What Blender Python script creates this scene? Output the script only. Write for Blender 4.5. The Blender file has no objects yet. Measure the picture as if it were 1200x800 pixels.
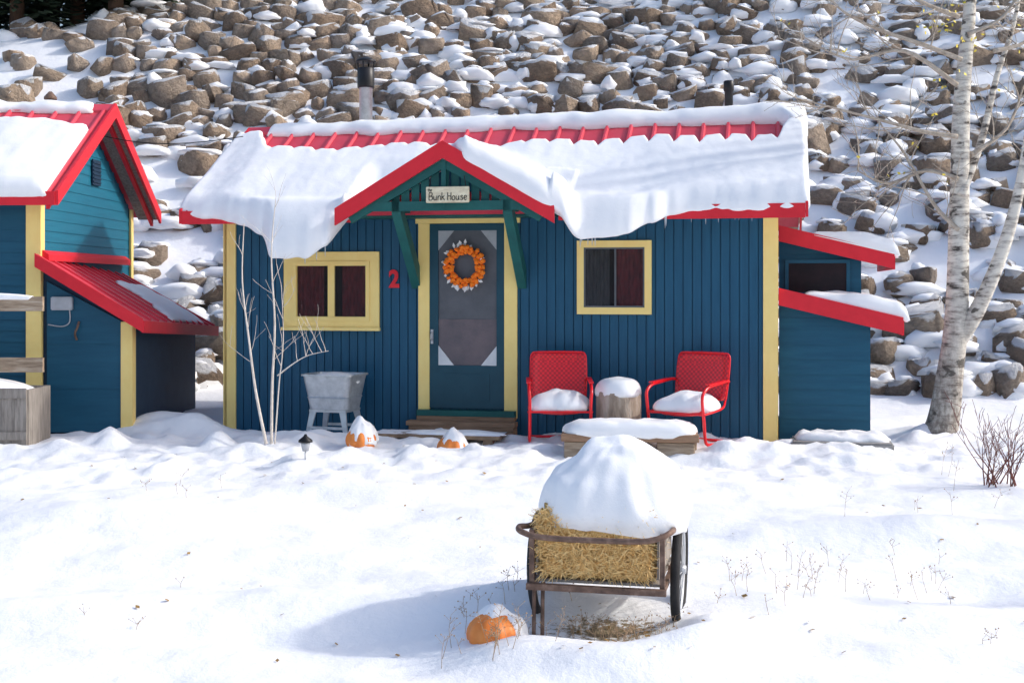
import bpy,bmesh,math,random
from mathutils import Vector,Matrix,noise
random.seed(7)
R=random.random
U=random.uniform
scene=bpy.context.scene
COL=scene.collection
# ------------------------------------------------------------------ helpers
def link(o):
    COL.objects.link(o); return o
def setmeta(o,label=None,cat=None,group=None,kind=None):
    if label:o["label"]=label
    if cat:o["category"]=cat
    if group:o["group"]=group
    if kind:o["kind"]=kind
def empty(name,loc=(0,0,0),rz=0,label=None,cat=None,group=None):
    o=bpy.data.objects.new(name,None); o.location=loc; o.rotation_euler=(0,0,rz); o.empty_display_size=.2
    link(o); setmeta(o,label,cat,group); return o
def mk(name,bm,mats,parent=None,smooth=False,label=None,cat=None,group=None,kind=None,loc=None,rz=None,normals=True):
    if normals: bmesh.ops.recalc_face_normals(bm,faces=bm.faces)
    me=bpy.data.meshes.new(name); bm.to_mesh(me); bm.free()
    if not isinstance(mats,(list,tuple)): mats=[mats]
    for m in mats: me.materials.append(m)
    if smooth:
        for p in me.polygons:p.use_smooth=True
    o=bpy.data.objects.new(name,me); link(o)
    if parent:o.parent=parent
    if loc is not None:o.location=loc
    if rz is not None:o.rotation_euler=(0,0,rz)
    setmeta(o,label,cat,group,kind); return o
def B(): return bmesh.new()
def box(bm,x0,x1,y0,y1,z0,z1,mi=0,mat=None):
    v=[bm.verts.new((x,y,z)) for x in(x0,x1) for y in(y0,y1) for z in(z0,z1)]
    if mat is not None:
        for q in v:q.co=mat@q.co
    for f in((0,1,3,2),(4,6,7,5),(0,4,5,1),(2,3,7,6),(0,2,6,4),(1,5,7,3)):
        fc=bm.faces.new([v[i] for i in f]); fc.material_index=mi
    return v
def beam(bm,a,b,w,h,mi=0,up=(0,0,1)):
    a=Vector(a);b=Vector(b);d=b-a;L=d.length;d.normalize()
    s=d.cross(Vector(up)); 
    if s.length<1e-4:s=Vector((1,0,0))
    s.normalize();u=s.cross(d)
    m=Matrix((( s.x,d.x,u.x,a.x),(s.y,d.y,u.y,a.y),(s.z,d.z,u.z,a.z),(0,0,0,1)))
    box(bm,-w/2,w/2,0,L,-h/2,h/2,mi,m)
def prism(bm,poly,axis,lo,hi,mi=0):
    def P(p,t):
        if axis=='y':return(p[0],t,p[1])
        if axis=='x':return(t,p[0],p[1])
        return(p[0],p[1],t)
    a=[bm.verts.new(P(p,lo)) for p in poly];b=[bm.verts.new(P(p,hi)) for p in poly]
    n=len(poly)
    fs=[bm.faces.new(a),bm.faces.new(b[::-1])]
    for i in range(n): fs.append(bm.faces.new((a[i],b[i],b[(i+1)%n],a[(i+1)%n])))
    for f in fs:f.material_index=mi
def tube(bm,pts,rads,n=7,cap=True,mi=0,closed=False):
    pts=[Vector(p) for p in pts]
    if not isinstance(rads,(list,tuple)):rads=[rads]*len(pts)
    rings=[];N=len(pts);ref=None
    for i,p in enumerate(pts):
        if closed: t=pts[(i+1)%N]-pts[i-1]
        else: t=pts[min(i+1,N-1)]-pts[max(i-1,0)]
        if t.length<1e-7:t=Vector((0,0,1))
        t.normalize()
        if ref is None:
            ref=Vector((1,0,0)) if abs(t.x)<.8 else Vector((0,1,0))
        s=ref-t*ref.dot(t)
        if s.length<1e-4: s=t.orthogonal()
        s.normalize();ref=s;u=t.cross(s)
        rings.append([bm.verts.new(p+(s*math.cos(2*math.pi*k/n)+u*math.sin(2*math.pi*k/n))*rads[i]) for k in range(n)])
    for i in range(N if closed else N-1):
        a=rings[i];b=rings[(i+1)%N]
        for k in range(n):
            f=bm.faces.new((a[k],a[(k+1)%n],b[(k+1)%n],b[k])); f.material_index=mi; f.smooth=True
    if cap and not closed:
        for r in(rings[0],rings[-1]):
            f=bm.faces.new(r if r is rings[-1] else r[::-1]); f.material_index=mi
def smoothpath(pts,sub=6,closed=False):
    pts=[Vector(p) for p in pts];out=[];N=len(pts)
    rng=range(N) if closed else range(N-1)
    for i in rng:
        p0=pts[(i-1)%N] if closed or i>0 else pts[0]
        p1=pts[i];p2=pts[(i+1)%N];p3=pts[(i+2)%N] if closed or i+2<N else pts[-1]
        for k in range(sub):
            t=k/sub
            out.append(.5*((2*p1)+(p2-p0)*t+(2*p0-5*p1+4*p2-p3)*t*t+(3*p1-p0-3*p2+p3)*t**3))
    if not closed: out.append(pts[-1])
    return out
def lathe(bm,prof,n=20,c=(0,0,0),mi=0):
    rings=[]
    for r,z in prof:
        rings.append([bm.verts.new((c[0]+r*math.cos(2*math.pi*k/n),c[1]+r*math.sin(2*math.pi*k/n),c[2]+z)) for k in range(n)])
    for i in range(len(rings)-1):
        for k in range(n):
            f=bm.faces.new((rings[i][k],rings[i][(k+1)%n],rings[i+1][(k+1)%n],rings[i+1][k])); f.smooth=True;f.material_index=mi
    for r in(rings[0],rings[-1]):
        f=bm.faces.new(r); f.material_index=mi
# image pixel unprojected from the camera position to a world point at given depth
TR=Vector((0,-14,1.65)); FO=1470.
def S(px,py,d): return Vector(((px-600)/FO*d,-14+d,1.65-(py-335)/FO*d))
def fbm(x,y,z=0,o=3):
    a=1;s=0
    for i in range(o):
        s+=a*noise.noise((x,y,z+i*7.3));x*=2;y*=2;z*=2;a*=.5
    return s
# ------------------------------------------------------------------ materials
def newmat(name):
    m=bpy.data.materials.new(name);m.use_nodes=True;nt=m.node_tree
    return m,nt,nt.nodes["Principled BSDF"]
def mapping(nt,stretch=(1,1,1),coord='Object'):
    tc=nt.nodes.new('ShaderNodeTexCoord');mp=nt.nodes.new('ShaderNodeMapping');mp.inputs['Scale'].default_value=stretch
    nt.links.new(tc.outputs[coord],mp.inputs[0]);return mp
def nz(nt,vec,scale,detail=4,rough=.55):
    n=nt.nodes.new('ShaderNodeTexNoise');n.inputs['Scale'].default_value=scale;n.inputs['Detail'].default_value=detail;n.inputs['Roughness'].default_value=rough
    nt.links.new(vec.outputs[0],n.inputs['Vector']);return n
def ramp(nt,fac,stops):
    r=nt.nodes.new('ShaderNodeValToRGB');e=r.color_ramp.elements
    while len(e)<len(stops):e.new(.5)
    for i,(p,c) in enumerate(stops):
        e[i].position=p;e[i].color=(c[0],c[1],c[2],1) if isinstance(c,(tuple,list)) else (c,c,c,1)
    nt.links.new(fac,r.inputs[0]);return r
def bump(nt,b,h,strength,dist=.01):
    bp=nt.nodes.new('ShaderNodeBump');bp.inputs['Strength'].default_value=strength;bp.inputs['Distance'].default_value=dist
    nt.links.new(h,bp.inputs['Height'])
    if b.inputs['Normal'].is_linked:
        nt.links.new(b.inputs['Normal'].links[0].from_socket,bp.inputs['Normal'])
    nt.links.new(bp.outputs[0],b.inputs['Normal'])
def mixc(nt,f,a,b2):
    m=nt.nodes.new('ShaderNodeMix');m.data_type='RGBA'
    nt.links.new(f,m.inputs[0])
    for s,i in((a,6),(b2,7)):
        if isinstance(s,(tuple,list)):m.inputs[i].default_value=(*s,1)
        else:nt.links.new(s,m.inputs[i])
    return m.outputs[2]
def M(name,c1,c2=None,scale=6,rough=.6,bmp=.3,bscale=60,metal=0,stretch=(1,1,1),c3=None,dist=.004,spec=.3):
    m,nt,b=newmat(name);mp=mapping(nt,stretch)
    c2=c2 or tuple(x*.72 for x in c1)
    n=nz(nt,mp,scale,6,.65)
    st=[(.32,c2),(.62,c1)]
    if c3:st=[(.3,c2),(.52,c1),(.72,c3)]
    r=ramp(nt,n.outputs[0],st)
    nt.links.new(r.outputs[0],b.inputs['Base Color'])
    b.inputs['Roughness'].default_value=rough;b.inputs['Metallic'].default_value=metal
    b.inputs['Specular IOR Level'].default_value=spec
    n2=nz(nt,mp,bscale,5)
    if bmp:bump(nt,b,n2.outputs[0],bmp,dist)
    return m
def snowmat():
    m,nt,b=newmat('snow');mp=mapping(nt,(1,1,1))
    n=nz(nt,mp,3,5);r=ramp(nt,n.outputs[0],[(.3,(.91,.92,.93)),(.7,(.955,.955,.96))])
    nt.links.new(r.outputs[0],b.inputs['Base Color']);b.inputs['Roughness'].default_value=.65
    b.inputs['Specular IOR Level'].default_value=.25
    a=nz(nt,mp,9,4);bump(nt,b,a.outputs[0],.2,.025)
    c=nz(nt,mp,110,4,.7);bump(nt,b,c.outputs[0],.35,.004)
    return m
SNOW=snowmat()
def groundmat():
    m,nt,b=newmat('snow_ground');mp=mapping(nt,(1,1,1))
    n=nz(nt,mp,1.2,5);r=ramp(nt,n.outputs[0],[(.3,(.87,.885,.91)),(.7,(.93,.935,.945))])
    sub=nt.nodes.new('ShaderNodeVectorMath');sub.operation='SUBTRACT';sub.inputs[1].default_value=(.56,-6.66,-.38)
    tc=nt.nodes.new('ShaderNodeTexCoord');nt.links.new(tc.outputs['Object'],sub.inputs[0])
    sc=nt.nodes.new('ShaderNodeVectorMath');sc.operation='MULTIPLY';sc.inputs[1].default_value=(2.1,3.0,1)
    nt.links.new(sub.outputs[0],sc.inputs[0])
    ln=nt.nodes.new('ShaderNodeVectorMath');ln.operation='LENGTH';nt.links.new(sc.outputs[0],ln.inputs[0])
    q=nz(nt,mp,16,6,.75)
    ad=nt.nodes.new('ShaderNodeMath');ad.operation='MULTIPLY_ADD';ad.inputs[1].default_value=2.6
    nt.links.new(q.outputs[0],ad.inputs[0]);nt.links.new(ln.outputs['Value'],ad.inputs[2])
    mr=nt.nodes.new('ShaderNodeMapRange');mr.inputs[1].default_value=1.70;mr.inputs[2].default_value=1.94
    nt.links.new(ad.outputs[0],mr.inputs[0])
    lit=nz(nt,mp,70,5,.8);lr=ramp(nt,lit.outputs[0],[(.35,(.10,.07,.035)),(.55,(.28,.22,.13)),(.7,(.5,.42,.3))])
    nt.links.new(mixc(nt,mr.outputs[0],lr.outputs[0],r.outputs[0]),b.inputs['Base Color'])
    b.inputs['Roughness'].default_value=.65;b.inputs['Specular IOR Level'].default_value=.25
    a=nz(nt,mp,4,6,.6);bump(nt,b,a.outputs[0],.45,.05)
    c=nz(nt,mp,80,4,.7);bump(nt,b,c.outputs[0],.45,.005)
    return m
GROUND=groundmat()
def rockmat():
    m,nt,b=newmat('granite_boulder');mp=mapping(nt,(1,1,1))
    g=nt.nodes.new('ShaderNodeNewGeometry');oi=nt.nodes.new('ShaderNodeObjectInfo')
    ad=nt.nodes.new('ShaderNodeMath');ad.operation='ADD';nt.links.new(g.outputs['Random Per Island'],ad.inputs[0]);nt.links.new(oi.outputs['Random'],ad.inputs[1])
    fr=nt.nodes.new('ShaderNodeMath');fr.operation='FRACT';nt.links.new(ad.outputs[0],fr.inputs[0])
    rr=ramp(nt,fr.outputs[0],[(0,(.32,.235,.17)),(.3,(.49,.36,.255)),(.6,(.41,.335,.27)),(.85,(.57,.43,.31)),(1,(.30,.245,.205))])
    n=nz(nt,mp,5,9,.75);nr=ramp(nt,n.outputs[0],[(.3,.52),(.65,1.2)])
    mu=nt.nodes.new('ShaderNodeMix');mu.data_type='RGBA';mu.blend_type='MULTIPLY';mu.inputs[0].default_value=1
    nt.links.new(rr.outputs[0],mu.inputs[6]);nt.links.new(nr.outputs[0],mu.inputs[7])
    sx=nt.nodes.new('ShaderNodeSeparateXYZ');nt.links.new(g.outputs['Normal'],sx.inputs[0])
    wn=nt.nodes.new('ShaderNodeTexNoise');wn.inputs['Scale'].default_value=3.2;wn.inputs['Detail'].default_value=6;nt.links.new(g.outputs['Position'],wn.inputs['Vector'])
    wl=nt.nodes.new('ShaderNodeTexNoise');wl.inputs['Scale'].default_value=.5;wl.inputs['Detail'].default_value=2;nt.links.new(g.outputs['Position'],wl.inputs['Vector'])
    a1=nt.nodes.new('ShaderNodeMath');a1.operation='MULTIPLY_ADD';a1.inputs[1].default_value=.6;nt.links.new(wl.outputs[0],a1.inputs[0]);nt.links.new(sx.outputs['Z'],a1.inputs[2])
    a2=nt.nodes.new('ShaderNodeMath');a2.operation='MULTIPLY_ADD';a2.inputs[1].default_value=.9;nt.links.new(wn.outputs[0],a2.inputs[0]);nt.links.new(a1.outputs[0],a2.inputs[2])
    mr=nt.nodes.new('ShaderNodeMapRange');mr.inputs[1].default_value=1.37;mr.inputs[2].default_value=1.46;nt.links.new(a2.outputs[0],mr.inputs[0])
    nt.links.new(mixc(nt,mr.outputs[0],mu.outputs[2],(.92,.925,.94)),b.inputs['Base Color'])
    b.inputs['Roughness'].default_value=.85
    bn=nz(nt,mp,3.0,9,.7);bump(nt,b,bn.outputs[0],.9,.3)
    return m
ROCK=rockmat()
def snowy(name,col,c2,lo,hi,rough=.45,scale=5,stretch=(1,1,1),det=6):
    m,nt,b=newmat(name);mp=mapping(nt,stretch)
    n=nz(nt,mp,scale,det,.6);g=nt.nodes.new('ShaderNodeNewGeometry');sx=nt.nodes.new('ShaderNodeSeparateXYZ');nt.links.new(g.outputs['Normal'],sx.inputs[0])
    a2=nt.nodes.new('ShaderNodeMath');a2.operation='MULTIPLY_ADD';a2.inputs[1].default_value=1.;nt.links.new(n.outputs[0],a2.inputs[0]);nt.links.new(sx.outputs['Z'],a2.inputs[2])
    mr=nt.nodes.new('ShaderNodeMapRange');mr.inputs[1].default_value=lo;mr.inputs[2].default_value=hi;nt.links.new(a2.outputs[0],mr.inputs[0])
    n3=nz(nt,mp,8,4);r=ramp(nt,n3.outputs[0],[(.3,c2),(.7,col)])
    nt.links.new(mixc(nt,mr.outputs[0],r.outputs[0],(.87,.89,.94)),b.inputs['Base Color'])
    b.inputs['Roughness'].default_value=rough
    return m
NAVY=M('blue_painted_board',(.014,.096,.176),(.010,.076,.145),scale=2.5,stretch=(6,1,.6),rough=.5,bmp=.35,bscale=30)
NAVYL=M('blue_and_shaded_teal_lap_board',(.014,.100,.168),(.010,.078,.14),scale=2.5,stretch=(.6,.6,6),rough=.5,bmp=.3,bscale=30)
TEALSUN=M('sunlit_teal_lap_board',(.014,.16,.25),(.011,.13,.21),scale=2.5,stretch=(1,.6,8),rough=.5,bmp=.3,bscale=30)
VENTSHADE=M('dark_vent_and_shaded_wall',(.014,.041,.082),(.010,.03,.062),rough=.6)
YEL=M('yellow_painted_wood',(.99,.76,.28),(.96,.70,.24),scale=5,rough=.5,bmp=.25,bscale=35,stretch=(1,1,.6))
RED=M('red_painted_wood',(.74,.024,.040),(.66,.02,.034),scale=4,rough=.45,bmp=.2)
ROOFM=M('red_metal_roofing',(.72,.075,.11),(.64,.05,.08),scale=3,rough=.4,bmp=.1)
CHAIRRED=M('red_enamel_steel',(.86,.014,.024),(.76,.01,.017),scale=10,rough=.28,bmp=.06,spec=.5)
GREEN=M('green_painted_wood',(.016,.12,.112),(.012,.09,.088),scale=5,rough=.55,bmp=.25)
DOORC=M('dark_teal_door_paint',(.012,.07,.105),(.009,.055,.085),scale=4,rough=.45,bmp=.15)
WHITE=M('white_painted_wood',(.72,.73,.74),(.62,.64,.66),rough=.5)
GREYP=M('faded_grey_panel',(.42,.44,.46),(.32,.34,.36),rough=.6)
WOOD=M('weathered_wood',(.36,.27,.19),(.18,.13,.09),scale=4,stretch=(1,8,8),rough=.8,bmp=.6,bscale=25,c3=(.5,.42,.33))
GREYW=M('grey_weathered_wood',(.34,.305,.27),(.19,.165,.145),scale=4,stretch=(8,8,1),rough=.85,bmp=.6,bscale=25)
DECKW=M('brown_deck_wood',(.36,.22,.14),(.2,.12,.07),scale=4,stretch=(1,8,8),rough=.75,bmp=.5)
CREAM=M('cream_sign_board',(.82,.74,.54),(.60,.50,.34),scale=9,rough=.7,stretch=(1,1,3))
BLACK=M('black_paint',(.012,.012,.012),(.02,.02,.02),rough=.6,bmp=0)
BLACKM=M('black_stove_pipe',(.03,.03,.033),(.015,.015,.016),rough=.4,bmp=.1,metal=.3)
GALV=M('galvanised_steel',(.56,.59,.62),(.38,.41,.44),scale=9,rough=.42,metal=.6,bmp=.15)
ALUM=M('aluminium_sash',(.5,.52,.55),(.4,.41,.43),rough=.4,metal=.4)
SASH=M('dark_grey_sash',(.13,.14,.155),(.09,.10,.11),rough=.4,metal=.2,bmp=0)
RUST=M('rusty_steel_tube',(.19,.12,.09),(.085,.055,.045),scale=14,rough=.6,metal=.3,bmp=.3,c3=(.32,.22,.17))
RUBBER=M('black_rubber',(.022,.022,.024),(.04,.04,.042),rough=.8)
CONC=M('concrete',(.34,.33,.32),(.22,.21,.2),rough=.9,bmp=.6,bscale=40)
ORANGE=M('pumpkin_skin',(.88,.30,.07),(.75,.20,.04),scale=6,rough=.45,bmp=.1)
BLOOM=M('orange_blossom',(.97,.26,.02),(.9,.15,.012),scale=30,rough=.7,bmp=.4)
LEAFW=M('silver_white_leaf',(.82,.82,.80),(.6,.6,.58),rough=.7)
SCREEN=M('grey_fly_screen',(.125,.13,.145),(.08,.088,.10),scale=2.5,rough=.55,bmp=.3,bscale=300)
REDPANE=M('reddish_inner_panel',(.17,.135,.145),(.11,.10,.112),scale=4,rough=.5)
DARKIN=M('dark_interior',(.022,.018,.022),(.035,.024,.028),rough=.9,bmp=0)
CURT=M('red_plaid_curtain',(.24,.055,.065),(.09,.03,.038),scale=9,rough=.9,stretch=(4,1,1))
CURTG=M('grey_lace_curtain',(.12,.12,.13),(.06,.062,.07),scale=7,rough=.9,stretch=(6,1,1))
HAYM=M('straw',(.86,.56,.20),(.58,.34,.10),scale=9,rough=.8,stretch=(1,1,7),bmp=.9,bscale=50,c3=(.96,.70,.32),dist=.02)
STRAW2=M('straw_strand',(.99,.74,.36),(.86,.55,.20),scale=25,rough=.7,bmp=0)
TWIG=M('pale_twig_bark',(.50,.44,.37),(.32,.26,.2),scale=20,rough=.8)
TWIGW=M('white_sapling_bark',(.74,.68,.62),(.56,.50,.43),scale=14,rough=.8)
REDTWIG=M('red_brown_twig',(.20,.07,.055),(.11,.04,.035),scale=20,rough=.8)
WEED=M('dry_weed_stem',(.48,.34,.22),(.3,.2,.12),scale=30,rough=.9,bmp=0)
YLEAF=M('yellow_aspen_leaf',(.80,.66,.08),(.6,.45,.05),scale=30,rough=.6,bmp=0)
BLEAF=M('brown_fallen_leaf',(.36,.22,.07),(.2,.11,.04),scale=30,rough=.8,bmp=0)
PINEB=M('pine_bark',(.14,.085,.055),(.06,.04,.03),scale=6,stretch=(1,1,.3),rough=.9,bmp=.8,dist=.03)
PINEN=M('pine_needles',(.035,.06,.03),(.015,.03,.015),scale=6,rough=.8,bmp=0)
def birch():
    m,nt,b=newmat('white_aspen_bark');mp=mapping(nt,(2.6,2.6,10))
    n=nz(nt,mp,1.7,6,.65);r=ramp(nt,n.outputs[0],[(.36,(.06,.05,.045)),(.43,(.42,.38,.33)),(.56,(.74,.70,.62))])
    g=nt.nodes.new('ShaderNodeNewGeometry');sx=nt.nodes.new('ShaderNodeSeparateXYZ');nt.links.new(g.outputs['Position'],sx.inputs[0])
    mp2=mapping(nt,(5,5,1.6));n2=nz(nt,mp2,4,7,.75)
    mr=nt.nodes.new('ShaderNodeMapRange');mr.inputs[1].default_value=1.9;mr.inputs[2].default_value=-.1;nt.links.new(sx.outputs['Z'],mr.inputs[0])
    mm=nt.nodes.new('ShaderNodeMath');mm.operation='MULTIPLY';nt.links.new(mr.outputs[0],mm.inputs[0])
    r2=ramp(nt,n2.outputs[0],[(.42,1),(.60,.35)]);nt.links.new(r2.outputs[0],mm.inputs[1])
    k=mixc(nt,mm.outputs[0],r.outputs[0],(.15,.12,.10))
    mp3=mapping(nt,(2.5,2.5,3.2));v=nz(nt,mp3,2.2,3,.5)
    r3=ramp(nt,v.outputs[0],[(.60,0),(.65,.9)])
    nt.links.new(mixc(nt,r3.outputs[0],k,(.07,.06,.05)),b.inputs['Base Color'])
    b.inputs['Roughness'].default_value=.8;bump(nt,b,n2.outputs[0],.8,.02);return m
BIRCH=birch()
def glass():
    m,nt,b=newmat('window_glass');b.inputs['Base Color'].default_value=(.02,.025,.03,1);b.inputs['Roughness'].default_value=.06
    b.inputs['Alpha'].default_value=.25;b.inputs['Specular IOR Level'].default_value=.9;return m
GLASS=glass()
def chairpat():
    m,nt,b=newmat('embossed_red_steel');mp=mapping(nt,(1,.3,1))
    c=nt.nodes.new('ShaderNodeTexChecker');c.inputs['Scale'].default_value=40;c.inputs['Color1'].default_value=(.86,.016,.028,1);c.inputs['Color2'].default_value=(.52,.008,.015,1)
    nt.links.new(mp.outputs[0],c.inputs[0]);nt.links.new(c.outputs[0],b.inputs['Base Color']);b.inputs['Roughness'].default_value=.3
    return m
CHPAT=chairpat()
# ------------------------------------------------------------------ ground
def ss(a,b,x):
    t=max(0,min(1,(x-a)/(b-a)));return t*t*(3-2*t)
def y0(x): return 4.3-.28*max(0,min(x,9)-2)
def hillz(x,y):
    t=y-y0(x)
    h=.74*(.5*(t+math.sqrt(t*t+.5)))-.05
    zc=7.45+max(-1,(x+11)*.27)
    if y>15:zc+=.1*(y-15)
    d=(h-zc)
    return h if d<-.6 else (zc+.0 if d>.6 else h-((d+.6)**2)/2.4)
mounds=[]
def md(px,py,d,h,r,ry=None):
    p=S(px,py,d);mounds.append((p.x,p.y,h,r,ry or r))
md(190,500,14.2,.20,.45,.3);md(235,505,14.0,.16,.3,.2);md(255,520,12.9,.17,.13);md(125,520,12.9,.14,.17);md(70,520,12.7,.08,.3);md(95,512,13.1,.08,.4,.2)
md(300,520,12.6,.08,.2);md(500,520,12.4,.05,.3);md(400,530,12.2,.09,.35,.2);md(615,525,12.3,.09,.25);md(560,520,12.4,.06,.2);md(345,520,13,.07,.25)
md(880,520,12.6,.13,.25);md(910,525,12.3,.10,.15);md(850,520,12.4,.07,.3);md(980,520,12.2,.06,.5);md(1100,505,13.8,.14,.4,.3);md(1075,515,13.3,.12,.15)
mounds+= [(1.16,-6.9,.16,.22,.3),(.98,-7.2,.17,.35,.2),(.55,-7.38,.08,.4,.18),(.1,-7.15,.09,.35,.2),(.56,-6.62,-.05,.33,.25),(-.15,-6.8,.07,.2,.2),(.05,-6.2,.06,.4,.3),(1.7,-6.2,.09,.5,.3),
 (-3,-4,.11,1.2,.35),(3,-4.5,.10,1,.35),(-1.2,-3.1,.08,.9,.25),(2.1,-3,.08,.8,.25),(-2.2,-5.3,-.10,1.3,.35),(-1.4,-6.7,-.06,.9,.22),(2.9,-5.9,-.09,.9,.3),(0,-4.2,-.08,1.4,.3),(-3,-6.4,.08,.8,.25),(2.2,-7.1,.08,.6,.2)]
def H(x,y,fine=True):
    z=.062*(y+1) if y<-1 else 0
    if y<-10:z=.062*-9
    hz=hillz(x,y);z+=max(0,hz)
    for mx,my,h,rx,ry in mounds:
        dx=(x-mx)/rx;dy=(y-my)/ry;q=dx*dx+dy*dy
        if q<7:z+=h*math.exp(-q)
    a=1 if y<4 else 1.8
    z+=a*.08*noise.noise((x*.45,y*1.1,1))+a*.045*noise.noise((x*1.1,y*2.2,5))
    if fine:z+=.018*noise.noise((x*3.0,y*5,9))+.005*noise.noise((x*9,y*11,3))
    w=ss(-3.6,-2.0,y)*(1-ss(-.4,.6,y))
    if w>0:z+=w*.11*max(0,noise.noise((x*2.6,y*3.1,12)))+w*.04*noise.noise((x*7,y*8,2))
    return z
def axis(a,b,step,lo,hi):
    l=[];x=a
    while x<b:l.append(x);x+=step
    l.append(b);s=step;x=b
    while x<hi:s*=1.13;x+=s;l.append(x)
    s=step;x=a
    while x>lo:s*=1.13;x-=s;l.insert(0,x)
    return l
xs=axis(-6,6.5,.06,-70,70);ys=axis(-8.6,0,.05,-40,3)
y=ys[-1];st=.3
while y<17:y+=.28;ys.append(y)
while y<90:st*=1.25;y+=st;ys.append(y)
vs=[(x,y,H(x,y)) for y in ys for x in xs];nx=len(xs)
fs=[(j*nx+i,j*nx+i+1,(j+1)*nx+i+1,(j+1)*nx+i) for j in range(len(ys)-1) for i in range(nx-1)]
me=bpy.data.meshes.new('ground');me.from_pydata(vs,[],fs);me.materials.append(GROUND)
me.polygons.foreach_set('use_smooth',[True]*len(fs))
g=bpy.data.objects.new('ground',me);link(g);g["kind"]="structure"
# ------------------------------------------------------------------ boulders
def rockmesh(seed):
    rnd=random.Random(seed);bm=B()
    for sx in(-1,1):
        for sy in(-1,1):
            for sz in(-1,1):
                bm.verts.new((sx*rnd.uniform(.4,.95),sy*rnd.uniform(.4,.95),sz*rnd.uniform(.45,.95)))
    for i in range(9):
        v=Vector((rnd.uniform(-1,1),rnd.uniform(-1,1),rnd.uniform(-1,1)))
        m=max(abs(v.x),abs(v.y),abs(v.z));v=v/m
        if v.length>1.28:v*=1.28/v.length
        bm.verts.new(v*rnd.uniform(.88,1.04))
    bmesh.ops.convex_hull(bm,input=bm.verts)
    bmesh.ops.delete(bm,geom=[q for q in bm.verts if not q.link_faces],context='VERTS')
    bmesh.ops.bevel(bm,geom=bm.edges[:],offset=.085,segments=2,affect='EDGES',clamp_overlap=True)
    return bm
rockdata=[]
for i in range(18):
    bm=rockmesh(i+3);bmesh.ops.recalc_face_normals(bm,faces=bm.faces)
    m=bpy.data.meshes.new('boulder');bm.to_mesh(m);bm.free();m.materials.append(ROCK);rockdata.append(m)
    m.polygons.foreach_set('use_smooth',[True]*len(m.polygons))
rocks=[]
def dens(x,y,z):
    d=y+14;px=600+x/d*FO;py=335-(z-1.65)/d*FO
    if px<-120 or px>1330:return 0,1
    n=noise.noise((x*.35,y*.35,4))
    p=.95+.3*n;cov=.75
    if px<430 and py<150: p=1;cov=.22
    if px<120: p=.3 if py>35 else .1
    if 430<=px<1250 and py<160:p=.96+.35*n;cov=.64-.7*n
    if 150<px<270 and py>150:p=.6;cov=.9
    if px>930 and py>160:p=.82+.5*n;cov=.86-.3*n
    if py<8 and px<200:p=0
    return p,cov
row=0
yy=2.6
while yy<17.5:
    xx=-14.5+(row%2)*.3
    while xx<15:
        x=xx+U(-.12,.12);yv=yy+U(-.13,.13);xx+=U(.38,.62)
        if yv<y0(x)-.3: continue
        z=H(x,yv,False);p,cov=dens(x,yv,z)
        if R()<p:
            s=U(.62,1.12)*(1.0 if R()<.85 else 1.35)
            rocks.append((x,yv,z,s*U(.26,.44),s*U(.22,.31),s*U(.17,.28),U(0,6.28),U(-.3,.3),U(-.35,.35),random.randrange(18),cov))
    yy+=.41;row+=1
def hidden(r):
    d=r[1]+14;px=600+r[0]/d*FO;py=335-(r[2]+.2-1.65)/d*FO
    return (270<px<925 and py>150) or px<60 and py>140 or px<-10 or px>1210 or py<-12
vis=[r for r in rocks if not hidden(r)];hid=[r for r in rocks if hidden(r)]
vis.sort(key=lambda r:-(r[3]*r[5])/(r[1]+14)**2)
def rmat(r):
    return Matrix.Translation((r[0],r[1],r[2]+r[5]*.24))@Matrix.Rotation(r[7]+.15,4,'X')@Matrix.Rotation(r[8],4,'Y')@Matrix.Rotation(r[6],4,'Z')@Matrix.Diagonal((r[3],r[4],r[5],1))
for r in vis[:290]:
    o=bpy.data.objects.new('boulder',rockdata[r[9]]);o.matrix_world=rmat(r);link(o)
    setmeta(o,"rough brown granite boulder in the snowy riprap slope","boulder","boulders of the riprap slope")
allv=[];allf=[]
for r in vis[290:]+hid:
    m=rmat(r);d=rockdata[r[9]];b0=len(allv)
    allv+=[tuple(m@v.co) for v in d.vertices];allf+=[tuple(b0+i for i in p.vertices) for p in d.polygons]
me=bpy.data.meshes.new('boulder_field');me.from_pydata(allv,[],allf);me.materials.append(ROCK);me.polygons.foreach_set('use_smooth',[True]*len(allf))
o=bpy.data.objects.new('boulder_field',me);link(o);setmeta(o,"smaller brown boulders packed on the snowy slope","boulders",None,"stuff")
bm=B();bmesh.ops.create_icosphere(bm,subdivisions=2,radius=1);sv=[v.co.copy() for v in bm.verts];sf=[[v.index for v in f.verts] for f in bm.faces];bm.free()
allv=[];allf=[]
def blob(cx,cy,cz,hx,hy,hh,k=.35):
    b0=len(allv);ph=R()*20
    for v in sv:
        n=1+k*noise.noise((v.x*1.5+ph,v.y*1.5,v.z*1.5))+.35*noise.noise((v.x*3+ph,v.y*3,v.z*3))
        allv.append((cx+v.x*hx*n,cy+v.y*hy*n,cz+v.z*hh*n-.35*(v.x**2)*hh))
    allf.extend([tuple(b0+i for i in f) for f in sf])
for r in rocks:
    if R()<r[10]:
        k=U(.4,1.0);hx=max(r[3],r[4])*k
        blob(r[0]+U(-.1,.1),r[1]+.10,r[2]+r[5]*1.03,hx,hx*.8,U(.035,.095))
    if R()<r[10]:
        blob(r[0]+U(-.35,.35),r[1]-.16+U(-.12,.1),r[2]+U(-.06,.06),U(.14,.45),U(.10,.22),U(.09,.18),.5)
me=bpy.data.meshes.new('slope_snow');me.from_pydata(allv,[],allf);me.materials.append(SNOW);me.polygons.foreach_set('use_smooth',[True]*len(allf))
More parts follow.
